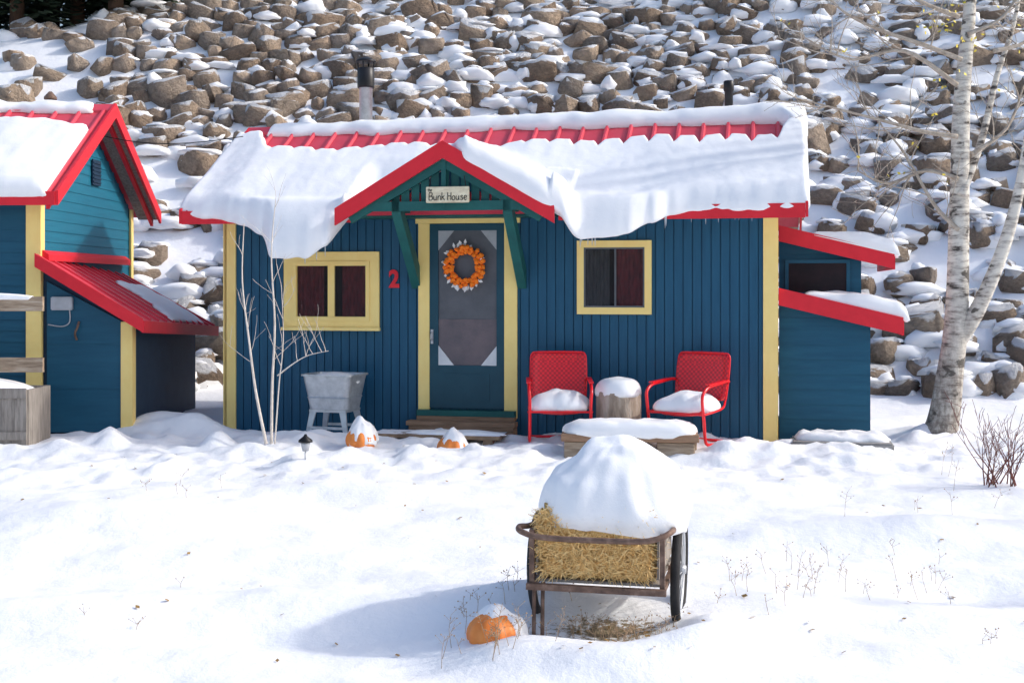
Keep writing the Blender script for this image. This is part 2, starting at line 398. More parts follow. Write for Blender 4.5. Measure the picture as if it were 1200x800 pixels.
o=bpy.data.objects.new('slope_snow',me);link(o);setmeta(o,"soft white snow patches lying among the boulders","snow",None,"stuff")
# ------------------------------------------------------------------ snow sheet tool
def snow_sheet(name,s0,s1,ns,nw,vtop,vmin,T,zf,parent,label,under=.03,endt=.06,topt=.2,lowt=.07):
    bm=B();tops=[];bots=[]
    for i in range(ns+1):
        s=s0+(s1-s0)*i/ns;e=min(1,min(i/ns*(s1-s0),(1-i/ns)*(s1-s0))/endt);e=math.sqrt(max(0,1-(1-e)**2))
        vt=vtop(s);vm=vmin(s);a=[];b=[]
        for j in range(nw+1):
            w=j/nw;w=1-(1-w)**1.25
            v=vt+(vm-vt)*w;L=abs(vt-vm)
            pt=min(1,w*L/topt);pt=math.sqrt(max(0,1-(1-pt)**2));pl=min(1,(1-w)*L/lowt);pl=math.sqrt(max(0,1-(1-pl)**2))
            z=zf(s,v);t=T(s,v)*pt*pl*e
            a.append(bm.verts.new((s,v,z+t)))
            if j in(0,nw) or i in(0,ns): b.append(a[-1])
            else: b.append(bm.verts.new((s,v,z-under*pl)))
        tops.append(a);bots.append(b)
    for i in range(ns):
        for j in range(nw):
            bm.faces.new((tops[i][j],tops[i+1][j],tops[i+1][j+1],tops[i][j+1]))
            q=[bots[i][j],bots[i][j+1],bots[i+1][j+1],bots[i+1][j]]
            if len(set(q))==4:
                try:bm.faces.new(q)
                except ValueError:pass
    return mk(name,bm,SNOW,parent,True,label,"snow",None,"stuff")
def interp(pts,x):
    if x<=pts[0][0]:return pts[0][1]
    for (a,b),(c,d) in zip(pts,pts[1:]):
        if x<=c:
            t=(x-a)/(c-a);t=t*t*(3-2*t);return b+(d-b)*t
    return pts[-1][1]
def dome(bm,c,rx,ry,h,p=2,prof=2.,drop=.03,nr=10,na=32,wob=.08,seed=0,rz=0,peak=0,lump=0):
    cr,sr=math.cos(rz),math.sin(rz);rings=[]
    def pt(r,a,dz=0):
        ca,sa=math.cos(a),math.sin(a);k=(abs(ca)**p+abs(sa)**p)**(-1/p)
        k=1+(k-1)*r**2
        k*=1+wob*noise.noise((ca*1.5+seed,sa*1.5,seed*.7))+wob*.5*noise.noise((ca*4+seed,sa*4,seed*.3))
        x=r*k*ca*rx;y=r*k*sa*ry
        z=h*((max(0,1-r**prof))**(1/2.)*(1-peak)+peak*(1-r))+dz
        z+=h*wob*1.2*noise.noise((x/rx*1.8+seed,y/ry*1.8,3+seed))*(1-r*.5)
        if lump:
            z+=lump*noise.noise((x*9+seed,y*9,seed))*min(1,r*3);q=1+lump*.8*noise.noise((x*7,y*7,z*7+seed));x*=q;y*=q
        return bm.verts.new((c[0]+x*cr-y*sr,c[1]+x*sr+y*cr,c[2]+z))
    top=bm.verts.new((c[0],c[1],c[2]+h+h*wob*1.2*noise.noise((seed,0,3+seed))))
    for i in range(1,nr+1):
        r=math.sin(i/nr*math.pi/2)
        rings.append([pt(r,2*math.pi*k/na) for k in range(na)])
    rings.append([pt(.97,2*math.pi*k/na,-drop-h*((max(0,1-.97**prof))**.5)*(1-peak)) for k in range(na)])
    for k in range(na):bm.faces.new((top,rings[0][k],rings[0][(k+1)%na]))
    for i in range(len(rings)-1):
        for k in range(na):bm.faces.new((rings[i][k],rings[i][(k+1)%na],rings[i+1][(k+1)%na],rings[i+1][k])[::-1])
    bm.faces.new(rings[-1])
def snowcap(name,label,*a,**k):
    bm=B();dome(bm,*a,**k);return mk(name,bm,SNOW,None,True,label,"snow",None,"stuff")
# ------------------------------------------------------------------ cabin
YAW=-math.radians(12)
CL="dark blue board bunkhouse with red metal roof and yellow trim"
cab=empty('cabin',(0,0,0),YAW,CL,"cabin")
def cw(s,v,z=0):
    c,sn=math.cos(YAW),math.sin(YAW);return Vector((s*c-v*sn,s*sn+v*c,z))
bm=B()
s=-3.40
while s<2.86:
    w=.098;e=min(s+w,2.87)
    box(bm,s+.004,e-.004,-.022+U(0,.003),0,-.12,2.66);s+=w+.002
prism(bm,[(0.001,-.12),(3,-.12),(3,2.6),(1.5,3.5),(0.001,2.6)],'x',-3.40,2.86)
mk('wall',bm,NAVY,cab)
bm=B()
box(bm,-3.43,-3.29,-.045,-.023,-.1,2.60);box(bm,-3.445,-3.401,-.045,.12,-.1,2.60)
mk('corner_board',bm,YEL,cab)
bm=B();box(bm,2.75,2.90,-.045,-.023,-.1,2.60);box(bm,2.863,2.906,-.02,.12,-.1,2.60)
mk('corner_board',bm,YEL,cab)
bm=B()
prism(bm,[(-.4,2.48),(1.5,3.65),(3.4,2.48),(3.4,2.43),(1.5,3.6),(-.4,2.43)],'x',-3.77,3.17)
s=-3.72
while s<3.15:
    for sg in(0,1):
        a=(s-.03,s-.012,s+.012,s+.03)
        vv=[]
        for v,z in((-.41,2.478),(1.5,3.655)) if sg==0 else((1.5,3.655),(3.41,2.478)):
            for x,dz in zip(a,(0,.035,.035,0)):vv.append(bm.verts.new((x,v,z+dz)))
        for k in range(3):bm.faces.new((vv[k],vv[k+1],vv[k+5],vv[k+4]))
        bm.faces.new(vv[0:4]);bm.faces.new(vv[4:8])
    s+=.288
prism(bm,[(1.38,3.615),(1.5,3.70),(1.62,3.615),(1.62,3.58),(1.38,3.58)],'x',-3.78,3.18)
roof=mk('roof',bm,ROOFM,cab)
for a,b_ in((-3.78,-1.72),(.60,3.18)):
    bm=B();box(bm,a,b_,-.43,-.402,2.355,2.505);mk('fascia',bm,RED,roof)
for x0,x1 in((-3.81,-3.782),(3.182,3.21)):
    bm=B();prism(bm,[(-.43,2.52),(1.5,3.70),(3.43,2.52),(3.43,2.36),(1.5,3.54),(-.43,2.36)],'x',x0,x1);mk('rake_board',bm,RED,roof)
bm=B();c=(-2.3,1.75)
lathe(bm,[(.085,3.3),(.085,4.2),(.09,4.2),(.09,4.21)],16,(c[0],c[1],0))
lathe(bm,[(.105,4.20),(.11,4.22),(.11,4.45),(.10,4.46)],16,(c[0],c[1],0),1)
lathe(bm,[(.14,4.53),(.12,4.56),(.03,4.60),(.01,4.60)],16,(c[0],c[1],0),1)
for k in range(4):
    a=k*1.57;beam(bm,(c[0]+.1*math.cos(a),c[1]+.1*math.sin(a),4.44),(c[0]+.11*math.cos(a),c[1]+.11*math.sin(a),4.54),.02,.01,1)
mk('chimney',bm,[GALV,BLACKM],roof,label="galvanised stove pipe with black cap")
bm=B();lathe(bm,[(.05,3.3),(.05,4.0),(.062,4.01),(.062,4.12),(.05,4.13)],14,(2.32,1.7,0))
mk('vent_pipe',bm,BLACKM,roof)
PS,PZ=-.566,3.142
bm=B()
for sg in(-1,1):
    e=(PS+sg*1.18,2.48)
    prism(bm,[(PS,PZ+.02),e,(e[0],e[1]-.04),(PS,PZ-.03)],'y',-.85,.75)
proof=mk('porch_roof',bm,ROOFM,cab)
bm=B()
for sg in(-1,1):
    ex=PS+sg*1.20
    prism(bm,[(PS,PZ+.045),(ex,2.485),(ex,2.30),(PS,PZ-.14)],'y',-.885,-.852)
mk('fascia',bm,RED,proof)
bm=B()
beam(bm,(PS-.98,-.80,2.50),(PS+.98,-.80,2.50),.06,.10)
for sg in(-1,1):
    beam(bm,(PS,-.80,PZ-.19),(PS+sg*1.05,-.80,PZ-.19-.561*1.05),.05,.09)
for ps in(-1.10,.12):
    beam(bm,(ps,0,2.50),(ps,-.83,2.50),.08,.10)
    prism(bm,[(-.03,1.62),(-.03,1.84),(-.70,2.50),(-.80,2.50),(-.80,2.42)],'x',ps-.05,ps+.05)
beam(bm,(PS,-.80,2.5),(PS,-.80,PZ-.15),.05,.07)
mk('porch_truss',bm,GREEN,cab)
bm=B();box(bm,-1.68,.55,-.40,-.03,2.405,2.428);mk('porch_ceiling',bm,GREEN,cab)
bm=B()
for i in range(-8,9):
    x=PS+i*.11;t=PZ-.2-.561*abs(x-PS)
    if t>2.58:box(bm,x-.043,x+.043,-.775+.012*(i%2),-.755,2.55,t,0)
mk('gable_panel',bm,GREEN,cab)
bm=B();prism(bm,[(PS-1.1,2.5),(PS,3.08),(PS+1.1,2.5)],'y',-.04,-.024);mk('wall_panel',bm,NAVY,cab)
# door
bm=B();D0,D1=-.938,-.078
box(bm,-1.069,D0-.002,-.06,-.024,.18,2.35);box(bm,D1+.002,.068,-.06,-.024,.18,2.35);box(bm,-1.10,.10,-.068,-.024,2.352,2.52)
door=empty('door');door.parent=cab
mk('frame',bm,YEL,door)
bm=B();z0,z1=.28,2.345
sa,sb,za,zb=-.838,-.166,.76,2.27
box(bm,D0,sa,-.05,-.024,z0,z1);box(bm,sb,D1,-.05,-.024,z0,z1);box(bm,sa,sb,-.05,-.024,zb,z1);box(bm,sa,sb,-.05,-.024,z0,za)
box(bm,sa+.08,sb-.08,-.056,-.05,z0+.09,za-.09)
mk('leaf_frame',bm,DOORC,door)
bm=B();box(bm,sa,sb,-.034,-.026,1.28,zb);mk('fly_screen',bm,SCREEN,door)
bm=B();box(bm,sa,sb,-.034,-.026,za,1.278);mk('lower_screen',bm,REDPANE,door)
cwid,chh=.18,.22
for (z,sz,mt) in((za,1,WHITE),(zb,-1,GREYP)):
    for (x,sx) in((sa,1),(sb,-1)):
        bm=B();prism(bm,[(x,z),(x+sx*cwid,z),(x,z+sz*chh)],'y',-.046,-.035);mk('corner_panel',bm,mt,door)
bm=B();box(bm,-.925,-.895,-.058,-.05,1.0,1.16);tube(bm,smoothpath([(-.91,-.058,1.04),(-.91,-.095,1.05),(-.91,-.095,1.11),(-.91,-.058,1.13)],4),.008,6)
mk('handle',bm,ALUM,door)
bm=B();box(bm,-1.06,.06,-.16,-.024,.20,.262);mk('threshold',bm,GREEN,cab)
bm=B();box(bm,-1.13,.10,-.34,-.165,.11,.155);box(bm,-1.10,.08,-.33,-.1,.0,.11);box(bm,-1.06,.06,-.16,-.03,.155,.198)
mk('doorstep',bm,DECKW,cab)
def window(s0,s1,z0,z1,fw,two,sill,curtL,curtR):
    w=empty('window');w.parent=cab
    bm=B();a,b,c,d=s0+fw,s1-fw,z0+fw,z1-fw
    box(bm,s0,a,-.062,-.024,z0,z1);box(bm,b,s1,-.062,-.024,z0,z1);box(bm,a,b,-.060,-.024,d,z1);box(bm,a,b,-.060,-.024,z0,c)
    if two:
        m=(a+b)/2;box(bm,m-.04,m+.04,-.058,-.024,c,d)
        box(bm,s0+fw-.05,s1-fw+.05,-.075,-.063,z0+fw-.05,z0+fw-.005);box(bm,s0+fw-.05,s1-fw+.05,-.075,-.063,z1-fw+.005,z1-fw+.05)
        box(bm,s0+fw-.05,a-.005,-.075,-.063,c-.004,d+.004);box(bm,b+.005,b+.05,-.075,-.063,c-.004,d+.004)
    mk('frame',bm,YEL,w)
    if sill:
        bm=B();box(bm,s0-.02,s1+.02,-.10,-.063,z0+.0,z0+.035);mk('sill',bm,YEL,w)
    bm=B();box(bm,a,b,-.030,-.025,c,d);mk('interior',bm,DARKIN,w)
    for (x0,x1,mt) in curtL,curtR:
        bm=B();n=40;p=[]
        for i in range(n+1):
            x=x0+(x1-x0)*i/n;p.append((bm.verts.new((x,-.036+.004*math.sin(i*1.1+math.sin(i*.3)),c)),bm.verts.new((x,-.036+.004*math.sin(i*1.1+.3),d))))
        for i in range(n):bm.faces.new((p[i][0],p[i+1][0],p[i+1][1],p[i][1]))
        mk('curtain',bm,mt,w,True)
    if not two:
        bm=B();t=.018
        box(bm,a,b,-.055,-.042,d-t,d);box(bm,a,b,-.055,-.042,c,c+t);box(bm,a,a+t,-.055,-.042,c,d);box(bm,b-t,b,-.055,-.042,c,d);m=a+(b-a)*.52;box(bm,m-.010,m+.010,-.056,-.042,c,d)
        mk('sash',bm,SASH,w)
    bm=B();box(bm,a,b,-.046,-.043,c,d);mk('pane',bm,GLASS,w)
window(-2.684,-1.534,1.14,2.04,.16,True,True,(-2.52,-2.2,CURT),(-1.98,-1.70,CURT))
window(.742,1.560,1.34,2.146,.075,False,False,(.82,1.10,CURTG),(1.16,1.48,CURT))
# right annexes
def fasc(bm,p0,p1,h,v0,v1):
    prism(bm,[p0,p1,(p1[0],p1[1]-h),(p0[0],p0[1]-h)],'y',v0,v1)
def lapwall(bm,x0,x1,y,z0,topf,st=.125,face=-1,mi=0):
    z=z0
    while z<topf:
        h=min(st,topf-z)
        prism(bm,[(y,z),(y+face*.016,z),(y+face*.006,z+h),(y,z+h)],'x',x0,x1,mi)
        z+=st
ann=empty('annex');ann.parent=cab;ann["label"]="two tier blue side annex with red shed roofs"
bm=B();prism(bm,[(2.915,-.1),(3.866,-.1),(3.866,1.32),(2.915,1.50)],'y',.17,1.7)
prism(bm,[(2.915,-.1),(3.80,-.1),(3.80,1.98),(2.915,2.18)],'y',.62,2.6)
lapwall(bm,2.915,3.866,.17,-.1,1.30,.16);lapwall(bm,2.915,3.80,.62,1.3,2.0,.16)
mk('wall',bm,NAVYL,ann)
bm=B()
prism(bm,[(2.91,1.60),(4.17,1.30),(4.17,1.26),(2.91,1.56)],'y',.05,1.75)
prism(bm,[(2.91,2.29),(4.12,1.99),(4.12,1.95),(2.91,2.25)],'y',.5,2.7)
ar=mk('roof',bm,ROOFM,ann)
bm=B();fasc(bm,(2.91,1.63),(4.19,1.32),.185,.015,.048);fasc(bm,(2.91,2.32),(4.14,2.01),.175,.465,.498)
box(bm,4.172,4.2,.05,1.75,1.13,1.31);box(bm,4.122,4.15,.5,2.7,1.83,2.0)
mk('fascia',bm,RED,ar)
bm=B();box(bm,3.02,3.64,.585,.597,1.58,1.90);mk('window',bm,DARKIN,ann)
bm=B()
box(bm,2.98,3.68,.575,.596,1.901,1.94);box(bm,2.98,3.68,.575,.596,1.54,1.579);box(bm,2.98,3.019,.575,.596,1.58,1.90);box(bm,3.641,3.68,.575,.596,1.58,1.9)
mk('window_frame',bm,NAVYL,ann)
def text(name,body,size,mat,loc,parent,ext=.006,shear=0,rot=(math.pi/2,0,0),bold=0,sx=1):
    c=bpy.data.curves.new(name,'FONT');c.body=body;c.size=size;c.extrude=ext;c.align_x='CENTER';c.align_y='CENTER';c.shear=shear;c.offset=bold
    t=bpy.data.objects.new(name+'_tmp',c);link(t);bpy.context.view_layer.update()
    me=bpy.data.meshes.new_from_object(t.evaluated_get(bpy.context.evaluated_depsgraph_get()))
    bpy.data.objects.remove(t);me.materials.clear();me.materials.append(mat)
    o=bpy.data.objects.new(name,me);link(o);o.parent=parent;o.location=loc;o.rotation_euler=rot;o.scale=(sx,1,1);return o
text('house_number','2',.27,RED,(-1.361,-.034,1.72),cab,.008,bold=.010,sx=.9)
sign=empty('sign',cw(-.50,-.90,2.61),YAW,'cream hand lettered board reading Bunk House under the porch gable','sign')
bm=B();box(bm,-.235,.235,-.022,0,-.085,.085);bmesh.ops.bevel(bm,geom=bm.edges[:],offset=.006,segments=2,affect='EDGES')
mk('board',bm,CREAM,sign)
GL={'B':[[(0,0),(0,6)],[(0,6),(2.4,5.8),(2.8,4.6),(2.2,3.4),(0,3.1)],[(0,3.1),(2.8,2.9),(3.2,1.4),(2.4,.1),(0,0)]],
'u':[[(0,3.4),(.1,1),(.9,.1),(2,.5),(2.4,1.6)],[(2.4,3.4),(2.4,1.2),(2.8,0)]],
'n':[[(0,3.4),(0,0)],[(0,2),(.8,3.2),(1.9,3.3),(2.3,2.3),(2.4,0)]],
'k':[[(0,6),(0,0)],[(2.3,3.6),(0,1.7)],[(.7,2.2),(2.6,0)]],
'H':[[(0,6),(.1,0)],[(3,6),(3,0)],[(0,3.2),(3,3)]],
'o':[[(1.3,3.4),(.2,2.7),(0,1.3),(.7,.1),(1.8,.1),(2.5,1.3),(2.2,2.8),(1.3,3.4)]],
's':[[(2.1,3.2),(1,3.5),(.2,2.7),(1.9,1.5),(2,.5),(1,0),(0,.5)]],
'e':[[(.1,1.8),(2.2,2),(2,3.2),(1,3.5),(.1,2.4),(.2,.8),(1.2,0),(2.3,.6)]],
't':[[(1,5),(1,.4),(1.8,0)],[(0,3.6),(2,3.7)]],'h':[[(0,6),(0,0)],[(0,2),(.9,3.2),(1.9,3),(2.1,0)]]}
def letter(body,x,z,sc,w):
    bm=B()
    for ch in body:
        if ch==' ':x+=1.6*sc;continue
        for st_ in GL[ch]:
            pts=[(x+p[0]*sc+.12*sc*p[1]*.3,-.024,z+p[1]*sc*1.15) for p in st_]
            if len(st_)>2:pts=smoothpath(pts,3)
            tube(bm,pts,w,5)
        x+=(max(p[0] for s_ in GL[ch] for p in s_)+1.15)*sc
    return bm
mk('lettering',letter('Bunk House',-.20,-.058,.0118,.0042),BLACK,sign)
mk('lettering',letter('the',-.215,.035,.0052,.0025),BLACK,sign)
bm=B()
for x in(-.2,.2):beam(bm,(x,-.01,.08),(x*.9,-.01,.2),.008,.008)
mk('hanger',bm,BLACK,sign)
# roof snow
def rz_main(s,v):
    if v>1.5:m=3.66-.616*(v-1.5)
    else:m=2.49+.616*(v+.4)
    if v<-.4:m-=.9*(v+.4)**2
    a=abs(s-PS);g=PZ+.03-.561*a
    lim=1.18 if s<PS else 1.26
    if a>lim:g-=(2.2 if s<PS else 1.2)*(a-lim)
    if v>.9:g=-9
    k=.10 if s<PS else .16;d=g-m
    if d>k:r=g
    elif d<-k:r=m
    else:r=m+(d+k)**2/(4*k)
    return r
vm=[(-3.82,-.40),(-3.4,-.46),(-3.0,-.55),(-2.7,-.68),(-2.48,-.88),(-2.1,-.90),(-1.9,-.80),(-1.78,-.66),(-1.6,-.56),(-1.0,-.62),(-.55,-.66),(-.40,-.86),(-.3,-.91),(.5,-.92),(.72,-.86),(.95,-.76),(1.35,-.72),(1.6,-.60),(1.8,-.47),(2.2,-.44),(3.3,-.43)]
def vminf(s):
    r=interp(vm,s);k=.035 if not(-1.7<s<.4) else .01
    return r+k*fbm(s*2.6,3,1)
def vtopf(s):
    ph=((s+3.72)/.288)%1;rb=min(ph,1-ph)
    b=.80+.10*fbm(s*1.1,8,2)+.05*ss(1,3,s)
    b-=.16*max(0,1-rb/.22)*(.35+.65*ss(-.5,1.5,s))
    if s<-3.2:b+=.5*ss(0,.35,-3.2-s)
    if s>2.85:b+=.4*ss(0,.25,s-2.85)
    return b
def T1(s,v):
    t=.19+.04*fbm(s*1.0,v*1.0,3,2)+.006*fbm(s*6,v*6,5)
    if PS-1.25<s<PS+.25 and v<.4:t-=.165*ss(.4,-.1,v)*ss(PS-1.25,PS-1.0,s)*(1-ss(PS-.02,PS+.22,s))
    if v<-.40 and (s<-1.75 or s>.6):t+=.09*ss(-.4,-.65,v)
    if PS+.2<s<.75 and v<0:t+=.03
    if s<-3.2:t-=.06*ss(0,.5,-3.2-s)
    return max(.025,t)
o=snow_sheet('roof_snow',-3.84,3.23,320,48,vtopf,vminf,T1,rz_main,None,"thick white snow slab sliding off the red cabin roof",under=.10,topt=.16,lowt=.16)
o.rotation_euler=(0,0,YAW)
def T2(s,v): return .12+.04*fbm(s*1.6,v*2,13)+.03*(s/3)
o=snow_sheet('ridge_snow',-3.5,3.24,240,12,lambda s:2.0,lambda s:1.32+.05*fbm(s*1.8,5,5)-.3*ss(2.9,3.15,s),T2,rz_main,None,"strip of snow lying along the cabin ridge",topt=.1,lowt=.1)
o.rotation_euler=(0,0,YAW)
o=snow_sheet('annex_snow',3.18,4.26,40,20,lambda v:1.7,lambda v:.02,lambda s,v:.07+.10*ss(3.2,3.9,s)+.03*fbm(s*3,v*2,1),lambda s,v:1.60-.238*(s-2.91)+.012,None,"snow on the lower annex roof",endt=.14);o.rotation_euler=(0,0,YAW)
o=snow_sheet('annex_snow',3.27,4.20,40,20,lambda v:2.6,lambda v:.46,lambda s,v:.07+.09*ss(3.3,3.9,s)+.03*fbm(s*3,v*2,8),lambda s,v:2.29-.248*(s-2.91)+.012,None,"snow on the upper annex roof",endt=.14);o.rotation_euler=(0,0,YAW)
bm=B()
for i in range(52):
    s_=U(-2.7,2.8)
    if -1.8<s_<.6:continue
    v=vminf(s_)+.06;z=rz_main(s_,v)-.06;L=U(.04,.15)
    tube(bm,[(s_,v,z),(s_,v,z-L*.6),(s_,v,z-L)],[.008,.005,.001],5)
ICE,nt,b=newmat('ice');b.inputs['Base Color'].default_value=(.8,.86,.92,1);b.inputs['Roughness'].default_value=.1;b.inputs['Transmission Weight'].default_value=.4
o=mk('icicles',bm,ICE,None,True,"thin icicles under the cabin roof snow","icicles",None,"stuff");o.rotation_euler=(0,0,YAW)
# wreath
wr=empty('wreath',cw(-.52,-.085,1.87),YAW,"orange flower wreath with silver leaves hanging on the door","wreath")
bm=B();n=24
tube(bm,[(.185*math.cos(a*2*math.pi/n),0,.185*math.sin(a*2*math.pi/n)) for a in range(n)],.02,6,closed=True);mk('ring',bm,PINEB,wr)
bm=B()
for i in range(66):
    a=i*2*math.pi/22+U(-.08,.08);r=.155+.032*(i//22)+U(-.012,.012);m=Matrix.Translation((r*math.cos(a),-.03+U(-.015,.01),r*math.sin(a)))@Matrix.Rotation(R()*3,4,'X')
    q=bmesh.ops.create_icosphere(bm,subdivisions=2,radius=U(.022,.034),matrix=m)
    for v in q['verts']:v.co+=Vector((U(-1,1),U(-1,1),U(-1,1)))*.005
mk('blossoms',bm,BLOOM,wr)
bm=B()
for i in range(40):
    if i<26:a=random.choice((math.pi/2,-math.pi/2,-math.pi/2+.5,-math.pi/2-.6,math.pi/2+.5))+U(-.45,.45);L=U(.05,.08)
    else:a=U(0,6.28);L=U(.03,.05)
    r=U(.19,.235);t=a+U(-.8,.8)
    p=Vector((r*math.cos(a),-.045 if i%4==0 else -.015,r*math.sin(a)));d=Vector((math.cos(t),U(-.3,.1),math.sin(t)));sd=Vector((-math.sin(t),0,math.cos(t)))*.018
    v=[bm.verts.new(p),bm.verts.new(p+d*L*.5+sd),bm.verts.new(p+d*L),bm.verts.new(p+d*L*.5-sd)];bm.faces.new(v)
mk('leaves',bm,LEAFW,wr,normals=False)
# ------------------------------------------------------------------ neighbouring cabin
nb=empty('cabin',(-5.29,0,0),0,"teal lap board cabin with snowy red roof and side shed","cabin")
bm=B()
prism(bm,[(0.001,-.1),(3.36,-.1),(3.36,2.7),(1.68,3.72),(0.001,2.7)],'x',-4.2,-.001)
mk('wall',bm,NAVYL,nb)
bm=B();lapwall(bm,-4.2,-.12,0,-.1,2.72,.125)
mk('front_siding',bm,NAVYL,nb)  # teal boards in a darker blue, their shade put into the colour
bm=B();z=-.1
while z<3.7:
    zt=z+.125;y_lo=0.0 if zt<2.72 else (zt-2.72)/.607;y_hi=3.36-y_lo
    if y_hi-y_lo<.1:break
    prism(bm,[(0,z),(.014,z),(.006,zt),(0,zt)],'y',y_lo+ .001,y_hi-.001);z=zt
mk('gable_siding',bm,TEALSUN,nb)  # brighter teal paints in the sunlight falling on the gable
bm=B();box(bm,-.12,.026,-.04,-.001,-.1,2.7);box(bm,.0265,.045,-.04,.08,-.1,2.7);mk('corner_board',bm,YEL,nb)
bm=B();box(bm,.023,.05,3.27,3.37,-.1,2.7);mk('corner_board',bm,YEL,nb)
bm=B()
prism(bm,[(-.3,2.65),(1.68,3.87),(3.66,2.65),(3.66,2.61),(1.68,3.83),(-.3,2.61)],'x',-4.5,.30)
x=.22
while x>-4.4:
    for (ya,za_,yb,zb_) in((-.31,2.648,1.68,3.873),(1.68,3.873,3.67,2.648)):
        vv=[]
        for v,z in((ya,za_),(yb,zb_)):
            for dx,dz in((-.03,0),(-.012,.035),(.012,.035),(.03,0)):vv.append(bm.verts.new((x+dx,v,z+dz)))
        for k in range(3):bm.faces.new((vv[k],vv[k+1],vv[k+5],vv[k+4]))
    x-=.29
prism(bm,[(1.56,3.83),(1.68,3.92),(1.8,3.83),(1.8,3.79),(1.56,3.79)],'x',-4.5,.31)
nr=mk('roof',bm,ROOFM,nb)
bm=B();prism(bm,[(-.33,2.69),(1.68,3.93),(3.69,2.69),(3.69,2.53),(1.68,3.75),(-.33,2.53)],'x',.312,.345);mk('rake_board',bm,RED,nr)
bm=B();box(bm,-4.5,.31,-.34,-.302,2.53,2.68);mk('fascia',bm,RED,nr)
bm=B()
for i in range(20):
    t=i/20;t2=(i+.93)/20
    for sg in(0,1):
        f=lambda t:(1.68+(1.98*t)*(1 if sg else -1),3.815-1.22*t)
        a=f(t);b_=f(t2);prism(bm,[a,b_,(b_[0],b_[1]-.02),(a[0],a[1]-.02)],'x',.03,.298)
mk('soffit',bm,GREYW,nr)
bm=B()
for sg in(-1,1):
    prism(bm,[(1.68,3.80),(1.68+sg*1.98,2.58),(1.68+sg*1.98,2.49),(1.68,3.71)],'x',.20,.24)
mk('inner_fascia',bm,RED,nr)
bm=B();box(bm,.024,.04,1.72,2.02,2.92,3.24)
for i in range(6):box(bm,.04,.05,1.73,2.01,2.95+i*.048,2.97+i*.048)
mk('attic_vent',bm,VENTSHADE,nb)
bm=B();lathe(bm,[(.05,3.5),(.05,4.0),(.04,4.01)],12,(-.56,1.9,0));lathe(bm,[(.08,4.01),(.08,4.04),(.02,4.11)],12,(-.56,1.9,0))
mk('vent_pipe',bm,RUST,nr)
def zN(s,v): return (2.665+.616*(v+.3) if v<1.68 else 3.885-.616*(v-1.68))
o=snow_sheet('roof_snow',-4.5,.22,120,30,lambda s:1.26+.10*fbm(s*2.2,1,4)-(.22*ss(-.35,.15,s)),lambda s:-.36+.03*fbm(s*3,2,2),lambda s,v:.16+.04*fbm(s*1.5,v*1.5,6),zN,None,"white snow slab on the neighbouring red roof",endt=.15);o.location=(-5.29,0,0)
o=snow_sheet('ridge_snow',-4.5,.1,90,10,lambda s:2.3,lambda s:1.52+.05*fbm(s*2,2,9),lambda s,v:.09+.04*fbm(s*2,v,6),zN,None,"snow lying on the neighbouring ridge",endt=.3);o.location=(-5.29,0,0)
bm=B();prism(bm,[(.048,-.1),(1.05,-.1),(1.05,1.22),(.048,1.82)],'y',.03,2.8);sh=empty('side_shed');sh.parent=nb
mk('wall',bm,VENTSHADE,sh)  # shade of the bunkhouse is put into this wall's darker colour
bm=B();prism(bm,[(.10,.02),(.925,.02),(.925,1.26),(.10,1.70)],'y',-.005,.028)
for zc in(.5,1.0):box(bm,.11,.92,-.009,-.0055,zc,zc+.004)
mk('door',bm,NAVYL,sh)
bm=B();box(bm,.93,1.06,-.02,.028,-.1,1.25);box(bm,1.0505,1.062,.0285,.1,-.1,1.2);mk('corner_board',bm,YEL,sh)
bm=B()
cs=[(.03,-.15,1.98),(1.20,-.15,1.27),(1.28,2.95,1.10),(.03,2.95,1.80)]
def slab(bm,cs,t):
    a=[bm.verts.new(c) for c in cs];b=[bm.verts.new((c[0],c[1],c[2]-t)) for c in cs]
    bm.faces.new(a);bm.faces.new(b[::-1])
    for i in range(4):bm.faces.new((a[i],b[i],b[(i+1)%4],a[(i+1)%4]))
slab(bm,cs,.04)
for k in range(11):
    t=k/10*.98+.01
    p=Vector(cs[0]).lerp(Vector(cs[3]),t)+Vector((0,0,.012));q=Vector(cs[1]).lerp(Vector(cs[2]),t)+Vector((0,0,.012));beam(bm,p,q,.03,.03)
sr=mk('roof',bm,ROOFM,sh)
bm=B()
prism(bm,[(.03,2.01),(1.22,1.29),(1.22,1.14),(.03,1.86)],'y',-.185,-.152)
a=Vector((1.225,-.18,1.20));b_=Vector((1.305,2.98,1.04));beam(bm,a,b_,.03,.13)
mk('fascia',bm,RED,sr)
bm=B();prism(bm,[(.05,2.05),(.05,1.97),(.12,1.93),(.12,2.0)],'y',.0,3.0);mk('flashing',bm,RED,sr)
def shz(s,v):
    t=(v+.15)/3.1;a=1.98+(1.80-1.98)*t;b=1.27+(1.10-1.27)*t;return a+(b-a)*(s-.03)/1.2+.02
o=snow_sheet('shed_snow',.35,1.22,50,24,lambda s:2.75-.2*abs(s-.8)+.08*fbm(s*4,1,1),lambda s:1.55-.5*ss(.6,1.2,s)+.14*fbm(s*5,2,4),lambda s,v:.05+.02*fbm(s*4,v*3,2),shz,None,"smooth snow strip on the side shed roof",under=.01,endt=.18,topt=.15,lowt=.18);o.location=(-5.29,0,0)
bm=B();box(bm,.16,.40,-.06,-.006,1.38,1.53);bmesh.ops.bevel(bm,geom=bm.edges[:],offset=.01,segments=2,affect='EDGES')
mk('junction_box',bm,ALUM,sh)
bm=B();tube(bm,smoothpath([(.36,-.02,1.38),(.36,-.02,1.25),(.28,-.02,1.2),(.12,-.02,1.22)],6),.008,6);mk('cable',bm,ALUM,sh)
